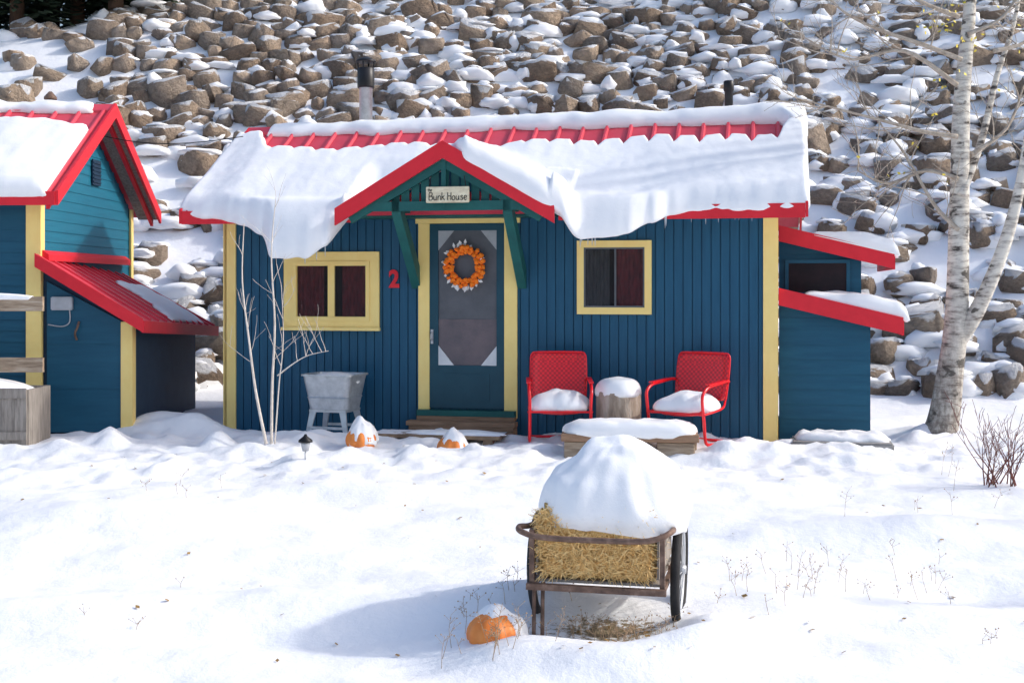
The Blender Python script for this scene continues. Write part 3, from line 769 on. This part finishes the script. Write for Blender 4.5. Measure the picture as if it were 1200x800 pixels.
bm=B();tube(bm,smoothpath([(.46,-.01,1.25),(.46,-.05,1.2),(.43,-.05,1.12),(.44,-.02,1.05)],5),.014,6);mk('latch',bm,RUST,sh)
bm=B();a=S(38,132,15.8);b_=S(285,160,15.6)
tube(bm,[a.lerp(b_,t/16)-Vector((0,0,.22*math.sin(math.pi*t/16))) for t in range(17)],.006,5)
mk('power_cable',bm,BLACK,None,label="black power cable strung between the two cabins",cat="cable")
f=empty('fence',(-5.2,-1.05,0),0,"grey weathered wooden rail fence beside the teal cabin","fence")
bm=B();box(bm,-.30,-.21,.03,.12,-.1,1.60);mk('post',bm,GREYW,f)
for z in(1.47,.84):
    bm=B();box(bm,-2.6,.36,-.02,.028,z-.08,z+.07);mk('rail',bm,WOOD,f)
snowcap('rail_snow',"thin snow on the fence rail",(-5.9,-1.05,1.538),1.0,.035,.05,p=6,wob=.1,na=60)
pl=empty('planter',(-5.2,-1.35,0),0,"grey plank planter box heaped with snow","planter")
bm=B();x=-1.8
while x<.30:
    box(bm,x,min(x+.12,.31),-.01+U(0,.008),.03,-.12,.60+U(-.01,.01));x+=.124
box(bm,-1.8,.31,-.03,-.012,.52,.62);box(bm,-1.8,.31,-.03,-.012,.1,.18);box(bm,.28,.312,.031,.6,-.1,.60);box(bm,-1.8,.31,.601,.64,-.1,.60)
mk('box',bm,GREYW,pl)
snowcap('planter_snow',"rounded snow heap filling the plank planter",(-6.0,-1.05,.53),1.1,.29,.22,p=5,na=48)
# ------------------------------------------------------------------ tub
def build_tub():
    t=empty('wash_tub',(-1.96,-.12,0),YAW-.1,"square galvanised wash tub on splayed legs","wash tub")
    bm=B();w0,w1,d0,d1=.23,.29,.19,.24;zb,zt=.30,.66
    def ring(w,d,z,r=.06,n=5):
        out=[]
        for cx,cy,a0 in((w-r,d-r,0),(-w+r,d-r,90),(-w+r,-d+r,180),(w-r,-d+r,270)):
            for k in range(n):
                a=math.radians(a0+90*k/(n-1));out.append(bm.verts.new((cx+r*math.cos(a),cy+r*math.sin(a),z)))
        return out
    rs=[ring(w0,d0,zb),ring(w0+.02,d0+.015,zb+.12),ring(w0+.027,d0+.022,zb+.13),ring(w0+.02,d0+.017,zb+.14),ring(w1,d1,zt),ring(w1+.018,d1+.018,zt+.004),ring(w1+.018,d1+.018,zt+.024),ring(w1-.006,d1-.006,zt+.02),ring(w0,d0,zb+.06)]
    for a,b in zip(rs,rs[1:]):
        n=len(a)
        for k in range(n):bm.faces.new((a[k],a[(k+1)%n],b[(k+1)%n],b[k]))
    bm.faces.new(rs[0]);bm.faces.new(rs[-1])
    mk('basin',bm,GALV,t)
    bm=B()
    box(bm,-.22,.22,-.19,.19,.27,.298)
    for x,y in((-1,-1),(1,-1),(1,1),(-1,1)):
        pv=[(x*.215,y*.18,.29),(x*.135,y*.18,.29),(x*.26,y*.22,-.03),(x*.22,y*.22,-.03)]
        a=[bm.verts.new(p) for p in pv];b=[bm.verts.new((p[0],p[1]-y*.02,p[2])) for p in pv]
        for q in((0,1,3,2),):
            bm.faces.new([a[i] for i in q]);bm.faces.new([b[i] for i in q][::-1])
        for i,j in((0,1),(1,3),(3,2),(2,0)):bm.faces.new((a[i],a[j],b[j],b[i]))
    beam(bm,(-.235,-.2,.1),(.235,-.2,.1),.015,.03);beam(bm,(-.235,.2,.1),(.235,.2,.1),.015,.03)
    mk('leg_frame',bm,GALV,t)
build_tub()
snowcap('tub_snow',"snow filling the wash tub",(-1.96,-.12,.60),.27,.22,.10,p=5,rz=YAW-.1,seed=4)
# ------------------------------------------------------------------ chairs
def chair(loc,rz,label):
    c=empty('lawn_chair',loc,rz,label,"chair")
    bm=B();n=12;g=[]
    for i in range(n+1):
        row=[]
        for j in range(n+1):
            u=i/n*2-1;v=j/n*2-1
            x=.27*u*math.sqrt(1-.10*v*v);yv=.26*v*math.sqrt(1-.10*u*u);z=.40-.02*(1-u*u)-.07*(v*.5+.5)+.02*max(0,abs(u)-.8)*5-(.10*max(0,-v-.8)*4)
            row.append(bm.verts.new((x,yv,z)))
        g.append(row)
    for i in range(n):
        for j in range(n):bm.faces.new((g[i][j],g[i+1][j],g[i+1][j+1],g[i][j+1]))
    o=mk('seat',bm,CHAIRRED,c,True);m=o.modifiers.new('t','SOLIDIFY');m.thickness=.008
    bm=B();g=[]
    for i in range(n+1):
        row=[]
        for j in range(n+1):
            u=i/n*2-1;v=j/n*2-1
            k=(1-.06*abs(v)**4);k2=(1-.06*abs(u)**4)
            edge=max(abs(u),abs(v));row.append(bm.verts.new((.30*u*k,.24+.05*(v+1)+.03*(1-u*u)-(.02 if edge>.99 else 0),.665+.245*v*k2)))
        g.append(row)
    for i in range(n):
        for j in range(n):bm.faces.new((g[i][j],g[i+1][j],g[i+1][j+1],g[i][j+1]))
    o=mk('backrest',bm,CHPAT,c,True);m=o.modifiers.new('t','SOLIDIFY');m.thickness=.010
    bm=B();loop=[(-.29,.24,.43),(-.30,.27,.6),(-.30,.31,.8),(-.285,.33,.895),(-.2,.335,.915),(.2,.335,.915),(.285,.33,.895),(.30,.31,.8),(.30,.27,.6),(.29,.24,.43)]
    tube(bm,smoothpath(loop,4),.011,7);mk('back_rim',bm,CHAIRRED,c)
    for sg in(-1,1):
        x=sg*.315
        bm=B()
        p=smoothpath([(x*.93,.30,.62),(x*1.02,.22,.635),(x*1.03,0,.62),(x*1.03,-.22,.60),(x*1.02,-.33,.54),(x,-.34,.45),(x,-.30,.25),(x,-.28,.10),(x,-.24,.03),(x,-.1,.012),(x,.25,.012)],6)
        tube(bm,p,.0165,8)
        beam(bm,(x*1.03,.2,.645),(x*1.03,-.24,.625),.05,.014)
        mk('arm_frame',bm,CHAIRRED,c)
    bm=B();tube(bm,[(-.315,.25,.012),(.315,.25,.012)],.0145,8);mk('cross_bar',bm,CHAIRRED,c)
    bm=B();tube(bm,smoothpath([(-.27,.27,.42),(-.315,.1,.36),(-.315,-.28,.33),(-.28,-.315,.33),(.28,-.315,.33),(.315,-.28,.33),(.315,.1,.36),(.27,.27,.42)],5),.012,8)
    mk('seat_rail',bm,CHAIRRED,c)
    return c
def onseat(loc,rz,seed):
    off=Vector((0,-.03,0));off.rotate(Matrix.Rotation(rz,3,'Z'))
    snowcap('seat_snow',"snow pile lying on the chair seat",(loc[0]+off.x,loc[1]+off.y,loc[2]+.365),.30,.27,.18,p=4,prof=2.4,wob=.2,seed=seed,rz=rz,drop=.03,peak=.2,lump=.02)
l1=(.50,-.74,.02);chair(l1,.10+YAW*.5,"red vintage metal lawn chair facing forward with snowy seat");onseat(l1,.10+YAW*.5,2)
l2=(1.84,-1.02,.03);chair(l2,-.62,"red vintage metal lawn chair turned sideways beside stump");onseat(l2,-.62,5)
st=empty('tree_stump',(1.12,-.85,-.0),0,"sawn log stump used as table under a snow cap","stump")
bm=B();n=40;rings=[]
for z,r in((-.05,.255),(.1,.245),(.25,.235),(.45,.235),(.54,.232),(.55,.225)):
    rings.append([bm.verts.new((r*(1+.03*noise.noise((math.cos(a)*3,math.sin(a)*3,z)) +.012*math.sin(a*9))*math.cos(a),r*(1+.03*noise.noise((math.cos(a)*3,math.sin(a)*3,z))+.012*math.sin(a*9))*math.sin(a),z)) for a in[2*math.pi*k/n for k in range(n)]])
for a,b_ in zip(rings,rings[1:]):
    for k in range(n):bm.faces.new((a[k],a[(k+1)%n],b_[(k+1)%n],b_[k]))
bm.faces.new(rings[-1]);STUMPM=M('stump_bark',(.44,.35,.27),(.20,.15,.11),scale=9,stretch=(1,1,.25),rough=.9,bmp=1,dist=.03,c3=(.6,.52,.44))
mk('trunk',bm,STUMPM,st,True)
snowcap('stump_snow',"round snow cap on the stump",(1.12,-.85,.53),.24,.24,.16,wob=.08,seed=8,prof=4)
bn=empty('timber_bench',(1.18,-1.42,-.06),YAW+.12,"low rustic timber bench loaded with snow","bench")
bm=B();box(bm,-.68,.68,-.21,-.08,.17,.245);box(bm,-.68,.68,-.07,.06,.17,.24);box(bm,-.68,.68,.07,.2,.17,.243);bmesh.ops.bevel(bm,geom=bm.edges[:],offset=.008,segments=1,affect='EDGES');mk('seat',bm,DECKW,bn)
for x in(-.45,.47):
    bm=B();box(bm,x-.20,x+.17,-.18,-.02,-.05,.168);box(bm,x-.17,x+.2,.02,.17,-.05,.168);bmesh.ops.bevel(bm,geom=bm.edges[:],offset=.012,segments=1,affect='EDGES');mk('leg',bm,WOOD,bn)
snowcap('bench_snow',"smooth snow slab on the timber bench",(1.18,-1.42,.18),.66,.22,.13,p=5,prof=8,wob=.06,na=64,rz=YAW+.12,seed=3,lump=.02)
pk=empty('plank_platform',cw(-.62,-.72,-.02),YAW,"low wooden plank platform with patchy snow before the door","platform")
PLANKM=snowy('deck_planks_snowy',(.30,.2,.12),(.17,.11,.07),1.40,1.5,rough=.8,scale=4)
bm=B()
for k in range(3):box(bm,-.72,.68,-.2+k*.135,-.07+k*.135,.06,.10)
box(bm,-.66,-.56,-.18,.19,-.05,.058);box(bm,.5,.6,-.18,.19,-.05,.058);mk('planks',bm,PLANKM,pk)
snowcap('platform_snow',"thin trampled snow on the plank platform",(cw(-.5,-.72).x,cw(-.5,-.72).y,.075),.5,.15,.035,p=3,prof=5,wob=.35,na=48,rz=YAW,seed=9,drop=.0)
bm=B();box(bm,-.52,.5,-.25,.3,-.15,.075);bmesh.ops.bevel(bm,geom=bm.edges[:],offset=.02,segments=2,affect='EDGES')
mk('concrete_slab',bm,CONC,None,label="low concrete slab with snow beside the annex",cat="slab",loc=(3.42,-1.0,-.02),rz=YAW)
snowcap('slab_snow',"snow on the concrete slab",(3.42,-.93,.05),.47,.22,.08,p=4,prof=5,wob=.15,rz=YAW,seed=13,lump=.06)
def pumpkin(x,y,r,label,cap=True,sink=.3,ch=.22,cr=1.0,seed=0):
    zz=H(x,y)+r*(.75-sink)
    p=empty('pumpkin',(x,y,zz),R()*3,label,"pumpkin","pumpkins half buried in the snow")
    bm=B();n=40;rings=[]
    for i in range(1,12):
        th=math.pi*i/12;rr=math.sin(th)*r;zc=math.cos(th)*r*.78
        rings.append([bm.verts.new((rr*(1-.09*abs(math.cos(a*5))**4)*math.cos(a),rr*(1-.09*abs(math.cos(a*5))**4)*math.sin(a),zc)) for a in[2*math.pi*k/n for k in range(n)]])
    for a,b in zip(rings,rings[1:]):
        for k in range(n):bm.faces.new((a[k],b[k],b[(k+1)%n],a[(k+1)%n]))
    bm.faces.new(rings[0]);bm.faces.new(rings[-1]);mk('fruit',bm,ORANGE,p,True)
    if cap:snowcap('pumpkin_snow',"lumpy snow cone on a pumpkin",(x+.01,y+.015,zz-r*.05),r*cr,r*cr,ch,wob=.2,seed=seed,peak=.45,lump=.04,na=40)
pumpkin(-1.56,-1.05,.165,"orange pumpkin under a snow cone near the wash tub",ch=.25,sink=.58,cr=.99,seed=3)
pumpkin(-.61,-1.1,.165,"orange pumpkin under a snow cone before the door",ch=.22,sink=.60,cr=.99,seed=7)
pumpkin(1.72,-1.35,.12,"small pumpkin buried in snow beside the bench",ch=.16,sink=.9,cr=1.1,seed=5)
px_=S(578,728,7.1);pumpkin(px_.x,px_.y,.155,"orange pumpkin mostly buried beside the hay cart",cap=False,sink=.78)
snowcap('pumpkin_snow',"snow heaped over the pumpkin beside the cart",(px_.x+.03,px_.y+.045,H(px_.x,px_.y)-.03),.165,.15,.17,wob=.15,seed=1.4,lump=.03,na=48,prof=2)
pa=S(358,552,11.9);lp=empty('path_lamp',(pa.x,pa.y,H(pa.x,pa.y)-.02),0,"small solar path lamp poking out of the snow","path lamp")
bm=B();lathe(bm,[(.008,-.1),(.008,.1)],8);lathe(bm,[(.03,.1),(.045,.17),(.045,.18)],8,(0,0,0));mk('stake',bm,ALUM,lp)
bm=B();lathe(bm,[(.07,.185),(.065,.205),(.02,.24),(.01,.26)],10);mk('cap',bm,BLACKM,lp)
# ------------------------------------------------------------------ garden cart
CX,CY=.56,-6.50;CZ=-.37;CR=-.22;FB=.30
cart=empty('garden_cart',(CX,CY,CZ),CR,"rusty two wheeled garden cart carrying a snow topped hay bale","cart")
bm=B()
for x in(-.375,.375):
    beam(bm,(x,-.36,FB),(x,.42,FB),.03,.03)
    for y in(-.36,.42):beam(bm,(x,y,FB-.02),(x,y,.62),.028,.028,up=(0,1,0))
    beam(bm,(x,-.34,.60),(x,.42,.60),.028,.028)
for y in(-.395,.42):beam(bm,(-.40,y,FB),(.40,y,FB),.035,.035)
beam(bm,(-.375,.42,.60),(.375,.42,.60),.028,.028)
beam(bm,(-.41,.16,.32),(.41,.16,.32),.028,.028)
mk('frame',bm,RUST,cart)
bm=B()
tube(bm,smoothpath([(-.375,.10,.60),(-.41,-.25,.62),(-.44,-.40,.64),(-.41,-.475,.625),(-.26,-.49,.60),(.2,-.49,.60),(.35,-.475,.615),(.43,-.40,.645),(.42,-.2,.63),(.375,.10,.60)],7),.017,9)
mk('handle',bm,RUST,cart)
for x in(-.36,-.31):
    bm=B();tube(bm,smoothpath([(x,-.36,.32),(x,-.375,.22),(x,-.38,.12),(x,-.38,.0),(x,-.34,-.03)],5),.012,7);mk('leg',bm,RUST,cart)
bm=B()
for k in range(6):box(bm,-.358,.358,-.34+k*.125,-.225+k*.125,FB+.018,FB+.034)
mk('floor',bm,GREYW,cart)
for x in(-.355,.342):
    bm=B();
    for k in range(2):box(bm,x,x+.013,-.34,.40,.36+k*.125,.475+k*.125)
    mk('side_panel',bm,GREYW,cart)
for sg in(-1,1):
    w=empty('wheel');w.parent=cart;w.location=(sg*.425,.16,.315);w.rotation_euler=(0,sg*.02,0)
    bm=B();n=18
    for k in range(n):
        a=2*math.pi*k/n;tube(bm,[(.018*(1 if k%2 else -1),.02*math.cos(a+.5),.02*math.sin(a+.5)),(0,.265*math.cos(a),.265*math.sin(a))],.0028,4)
    tube(bm,[(-.03,0,0),(.04,0,0)],.025,10);mk('spokes',bm,ALUM,w)
    bm=B();N=40;tube(bm,[(0,.30*math.cos(2*math.pi*k/N),.30*math.sin(2*math.pi*k/N)) for k in range(N)],.028,10,closed=True);mk('tyre',bm,RUBBER,w)
    bm=B();tube(bm,[(0,.27*math.cos(2*math.pi*k/N),.27*math.sin(2*math.pi*k/N)) for k in range(N)],.014,8,closed=True);mk('rim',bm,ALUM,w)
hb=empty('hay_bale',(CX,CY,CZ+FB+.035),CR,"golden straw bale sitting in the garden cart","hay bale")
BH=.42
bm=B();box(bm,-.335,.30,-.33,.36,0,BH)
bmesh.ops.bevel(bm,geom=bm.edges[:],offset=.03,segments=2,affect='EDGES')
bmesh.ops.subdivide_edges(bm,edges=bm.edges[:],cuts=7,use_grid_fill=True)
for v in bm.verts:
    p=v.co;n=noise.noise_vector((p.x*7,p.y*7,p.z*9));v.co+=n*.02
mk('straw_block',bm,HAYM,hb,True)
bm=B()
def strand(p,d,L,w=.0026):
    sd=d.cross(Vector((U(-1,1),U(-1,1),U(-1,1)))).normalized()*w
    q=p+d*L*.5+Vector((0,0,-.06*L));r=p+d*L+Vector((0,0,-.2*L*R()))
    v=[bm.verts.new(p-sd),bm.verts.new(p+sd),bm.verts.new(q+sd),bm.verts.new(q-sd)];bm.faces.new(v)
    e=[bm.verts.new(r+sd*.5),bm.verts.new(r-sd*.5)];bm.faces.new((v[3],v[2],e[0],e[1]))
for i in range(7000):
    f=R()
    if f<.68:p=Vector((U(-.34,.30),-.338+U(-.012,.012),U(.03,BH-.02)));d=Vector((U(-1,1),U(-.32,-.0),U(-.6,.5)))
    elif f<.84:p=Vector((-.342,U(-.3,.35),U(.03,BH-.03)));d=Vector((U(-.3,0),U(-1,1),U(-.6,.4)))
    else:p=Vector((.307,U(-.3,.35),U(.03,BH-.03)));d=Vector((U(0,.3),U(-1,1),U(-.6,.4)))
    strand(p,d.normalized(),U(.025,.085))
mk('loose_straw',bm,STRAW2,hb,normals=False)
bm=B()
dome(bm,(CX+.075,CY-.0,CZ+.70),.425,.41,.43,p=3.2,prof=1.8,wob=.13,na=84,nr=26,seed=6,rz=CR,peak=.14,drop=.08,lump=.035)
mk('bale_snow',bm,SNOW,None,True,"tall rounded snow mound on the hay bale","snow",None,"stuff")
# ------------------------------------------------------------------ trees
def rec(bm,p,d,L,r,depth,leaves=None,up=.15,nmin=3,minr=.0022,spread=.9,flat=1.):
    n=6;pts=[p.copy()];dd=d.copy();rs=[r]
    for i in range(n):
        dd=(dd+Vector((U(-1,1),U(-1,1)*flat,U(-1,1)))*.16+Vector((0,0,up*.12))).normalized()
        pts.append(pts[-1]+dd*L/n);rs.append(max(minr*.8,r*(1-.75*(i+1)/n)))
    tube(bm,pts,rs,6 if r>.012 else 4,cap=False)
    if leaves is not None and depth==0 and R()<.5:leaves.append(pts[-1])
    if depth>0:
        for k in range(random.randint(nmin,nmin+1)):
            i=random.randint(1,n-1)
            q=(dd+Vector((U(-1,1),U(-1,1)*flat,U(-.6,1)))*spread).normalized()
            rec(bm,pts[i],q,L*U(.4,.65),max(minr,rs[i]*.55),depth-1,leaves,up,nmin,minr,spread,flat)
aspen=empty('aspen_tree',(4.71,-.3,0),0,"white barked aspen nearly bare beside the annex","tree")
base=Vector((4.71,-.3,0));rel=lambda px,py,d:S(px,py,d)-base
bm=B();D=13.7
tube(bm,smoothpath([rel(1096,525,D),rel(1106,490,D),rel(1113,440,D),rel(1121,370,D),rel(1124,250,D+.1),rel(1127,120,D+.1),rel(1137,0,D+.2),rel(1142,-140,D+.2),rel(1138,-300,D+.1),rel(1150,-480,D)],5),
     [.25,.22,.20,.185,.175,.168,.163,.158,.153,.148,.143,.138,.133,.13,.128,.125,.12,.117,.113,.11,.107,.104,.10,.098,.095,.09,.085,.08,.075,.07,.065,.06,.055,.05,.045,.04,.035,.03,.028,.025,.02,.018,.015,.01,.01,.01],14)
tube(bm,smoothpath([rel(1122,400,D),rel(1147,360,D-.1),rel(1176,290,D-.2),rel(1196,215,D-.3),rel(1212,120,D-.4),rel(1240,0,D-.5),rel(1260,-150,D-.5)],5),[.10-.003*i for i in range(31)],10)
tube(bm,smoothpath([rel(1126,230,D),rel(1150,165,D+.2),rel(1168,90,D+.3),rel(1192,10,D+.4),rel(1205,-120,D+.5)],5),[.05-.0018*i for i in range(21)],8)
mk('trunk',bm,BIRCH,aspen)
bm=B();lv=[]
limbs=[[(1122,160),(1085,155),(1040,143),(990,130),(945,118)],[(1127,70),(1080,52),(1030,35),(990,15),(965,-10)],[(1122,100),(1060,60),(1000,70),(960,55)],[(1124,20),(1075,0),(1020,-40)],[(1123,210),(1085,200),(1040,215),(1005,200)],
 [(1190,240),(1215,200),(1240,190)],[(1140,180),(1180,150),(1200,100)],[(1134,-40),(1060,-90),(990,-120)],[(1140,-60),(1200,-120),(1260,-160)],[(1124,270),(1095,240),(1060,180),(1035,150)],[(1165,60),(1200,50),(1230,20)],[(1135,40),(1175,20),(1200,-20)]]
for L in limbs:
    dd=D+U(-.3,.5);pts=[rel(p[0],p[1],D+(dd-D)*i/3) for i,p in enumerate(L)]
    pp=smoothpath(pts,5);r0=.03;tube(bm,pp,[max(.005,r0*(1-.8*i/len(pp))) for i in range(len(pp))],6)
    for k in range(9):
        i=random.randint(3,len(pp)-1);t=(pp[i]-pp[i-1]).normalized()
        rec(bm,pp[i],(t*.8+Vector((U(-1,1),U(-.8,.8),U(-.7,.9)))).normalized(),U(.4,.9),.0085,2,lv,up=.0,nmin=2,minr=.003)
mk('crown',bm,TWIG,aspen)
bm=B()
for p in [q for q in lv if R()<.12]+[rel(random.gauss(1125,22),random.gauss(15,28),D+U(-.5,.5)) for _ in range(34)]:
    for k in range(2):
        q=p+Vector((U(-1,1),U(-1,1),U(-1,1)))*.06;a=Vector((U(-1,1),U(-1,1),U(-1,1))).normalized()*.024;b_=a.orthogonal().normalized()*.022
        bm.faces.new([bm.verts.new(q+a),bm.verts.new(q+b_),bm.verts.new(q-a),bm.verts.new(q-b_)])
mk('leaves',bm,YLEAF,aspen,normals=False)
sp=empty('sapling',(-2.42,-1.25,0),0,"slender bare multi stemmed sapling standing in the snow","sapling");base=Vector((-2.42,-1.25,0))
bm=B()
for L in([(318,520),(319,450),(322,380),(318,300),(323,235)],[(312,520),(300,460),(292,400),(284,330),(286,262)],[(322,520),(327,450),(332,400),(330,340)],[(325,440),(345,425),(362,416),(385,411)]):
    d=12.75+U(-.15,.15);pts=smoothpath([rel(p[0],p[1],d) for p in L],5);th=.017 if L[0][0]in(318,312) else .009
    tube(bm,pts,[max(.003,th*(1-.8*i/len(pts))) for i in range(len(pts))],7)
    for k in range(6):
        i=random.randint(6,len(pts)-1);rec(bm,pts[i],Vector((U(-.7,.7),U(-.5,.5),U(.3,1))).normalized(),U(.25,.5),.0035,1,None,up=.3,nmin=1,minr=.0018)
mk('stems',bm,TWIGW,sp)
def shrub(px,py,d,n,h,label,mat,nm='shrub'):
    b0=S(px,py,d);z=H(b0.x,b0.y);s_=empty(nm,(b0.x,b0.y,z),0,label,nm);bm=B()
    for k in range(n):rec(bm,Vector((U(-.15,.15),U(-.15,.15),-.03)),Vector((U(-.7,.7),U(-.5,.5),1)).normalized(),h*U(.6,1.1),.007,2,None,up=.2,nmin=2,minr=.0024)
    mk('twigs',bm,mat,s_)
shrub(1172,575,11.0,16,.65,"bare red brown shrub standing in snow",REDTWIG)
bm=B()
def weed(x,y,h):
    z=H(x,y)-.02;p=Vector((x,y,z));d=Vector((U(-.35,.35),U(-.35,.35),1)).normalized();q=p+d*h*.6;r=q+(d+Vector((U(-.3,.3),U(-.3,.3),0))).normalized()*h*.4
    tube(bm,[p,q,r],[.0018,.0014,.001],4)
    for k in range(random.randint(2,6)):
        t=q.lerp(r,R());e=t+Vector((U(-1,1),U(-1,1),U(.2,1)))*.05;tube(bm,[t,e],[.0011,.0009],3)
        bmesh.ops.create_icosphere(bm,subdivisions=1,radius=U(.0025,.0055),matrix=Matrix.Translation(e))
for c,rr,n,h in(((-.16,-7.15),(.25,.18),24,.2),((-.02,-6.3),(.3,.3),10,.16),((1.65,-6.0),(.5,.5),22,.15),((2.5,-5.6),(.5,.5),18,.16),((.6,-6.85),(.35,.15),44,.12),((3.6,-4.2),(.8,.8),8,.2),((-2.4,-6.3),(.5,.5),3,.10),((2.7,-7.0),(.4,.3),4,.1),((4.1,-3.0),(.4,.4),8,.25),((-3.1,-3.3),(.6,.4),5,.12)):
    for k in range(n):weed(random.gauss(c[0],rr[0]*.6),random.gauss(c[1],rr[1]*.6),h*U(.4,1.2))
mk('dry_weeds',bm,WEED,None,label="dry brown weed stems poking through the snow",cat="weeds",kind="stuff",normals=False)
bm=B()
for i in range(140):
    x=U(-4.5,4.5);y=U(-7.7,-1.5)
    if R()<.3:x=random.gauss(.55,.5);y=random.gauss(-6.8,.3)
    z=H(x,y)+.006;s_=U(.010,.026);a=R()*6.28;t=Vector((math.cos(a),math.sin(a),U(-.3,.3)))*s_;b_=Vector((-math.sin(a)*.6,math.cos(a)*.6,U(-.2,.4)))*s_
    c=Vector((x,y,z+.006));bm.faces.new([bm.verts.new(c+t),bm.verts.new(c+b_),bm.verts.new(c-t),bm.verts.new(c-b_)])
mk('fallen_leaves',bm,BLEAF,None,label="small brown leaves scattered over the snow",cat="leaves",kind="stuff",normals=False)
pm=B();tube(pm,[(0,0,-.5),(0,0,3),(0,0,8)],[.20,.16,.04],10)
tme=bpy.data.meshes.new('trunk');pm.to_mesh(tme);pm.free();tme.materials.append(PINEB)
pm=B()
for i in range(2600):
    h=U(.9,8.3);r=(8.6-h)*.22*math.sqrt(R());a=R()*6.28
    c=Vector((r*math.cos(a),r*math.sin(a),h-.25*r));t=Vector((math.cos(a),math.sin(a),U(-.5,.2))).normalized()*U(.15,.35);w=Vector((-math.sin(a),math.cos(a),U(-.4,.4)))*U(.05,.13)
    pm.faces.new([pm.verts.new(c+t),pm.verts.new(c+w),pm.verts.new(c-t*.6),pm.verts.new(c-w)])
cme=bpy.data.meshes.new('crown');pm.to_mesh(cme);pm.free();cme.materials.append(PINEN)
for (x,y) in[(-11.6,15.4),(-10.6,16.6),(-9.35,15.6),(-8.4,17.2),(-12.8,16.8),(-7.2,18),(-11.9,18.5),(-10,18.8),(-13.6,15.9),(-6.4,19),(-5,20.5),(-8.8,20),(-13,20.5),(-11,21)]:
    p=bpy.data.objects.new('pine_tree',tme);p.location=(x,y,H(x,y,False)-.1);p.scale=(U(.8,1.1),)*2+(U(.8,1.1),);link(p);setmeta(p,"dark pine tree on the crest above the boulders","tree","pine trees on the crest")
    c=bpy.data.objects.new('crown',cme);c.parent=p;link(c)
# slender pines standing beside the yard; their long soft shadows cross the snow
for (x,y,sx,sz) in((13.2,-3.9,.32,.85),(9.3,-5.75,.20,.62),(15.5,-2.5,.30,.9)):
    p=bpy.data.objects.new('pine_tree',tme);p.location=(x,y,H(x,y,False)-.1);p.scale=(sx,sx,sz);link(p);setmeta(p,"slender pine standing in the snow beside the yard","tree","slender pines beside the yard")
    c=bpy.data.objects.new('crown',cme);c.parent=p;link(c)
# ------------------------------------------------------------------ light & camera
EL=math.radians(33);AZ=math.radians(3)
d=Vector((math.cos(EL)*math.cos(AZ),math.cos(EL)*math.sin(AZ),math.sin(EL)))
sl=bpy.data.lights.new('sun','SUN');sl.energy=2.35;sl.angle=math.radians(2.2);sl.color=(1,.96,.90)
so=bpy.data.objects.new('sun',sl);so.rotation_euler=d.to_track_quat('Z','Y').to_euler();so.location=(20,0,20);link(so)
w=bpy.data.worlds.new("World");scene.world=w;w.use_nodes=True;nt=w.node_tree
sk=nt.nodes.new('ShaderNodeTexSky');sk.sky_type='NISHITA';sk.sun_disc=False;sk.sun_elevation=EL;sk.sun_rotation=math.pi/2-AZ
sk.dust_density=4.0;sk.air_density=1.3
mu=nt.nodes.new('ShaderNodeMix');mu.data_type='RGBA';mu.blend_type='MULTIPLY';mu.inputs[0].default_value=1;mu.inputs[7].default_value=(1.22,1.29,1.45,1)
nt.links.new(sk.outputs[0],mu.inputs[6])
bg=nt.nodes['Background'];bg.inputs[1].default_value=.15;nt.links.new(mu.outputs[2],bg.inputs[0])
cam=bpy.data.cameras.new('camera');cam.lens=36*FO/1200;cam.sensor_width=36;cam.shift_y=-65/1200;cam.clip_end=400
co=bpy.data.objects.new('camera',cam);co.location=TR;co.rotation_euler=(math.pi/2,0,0);link(co);scene.camera=co
scene.view_settings.view_transform='Standard';scene.view_settings.look='None';scene.view_settings.exposure=0
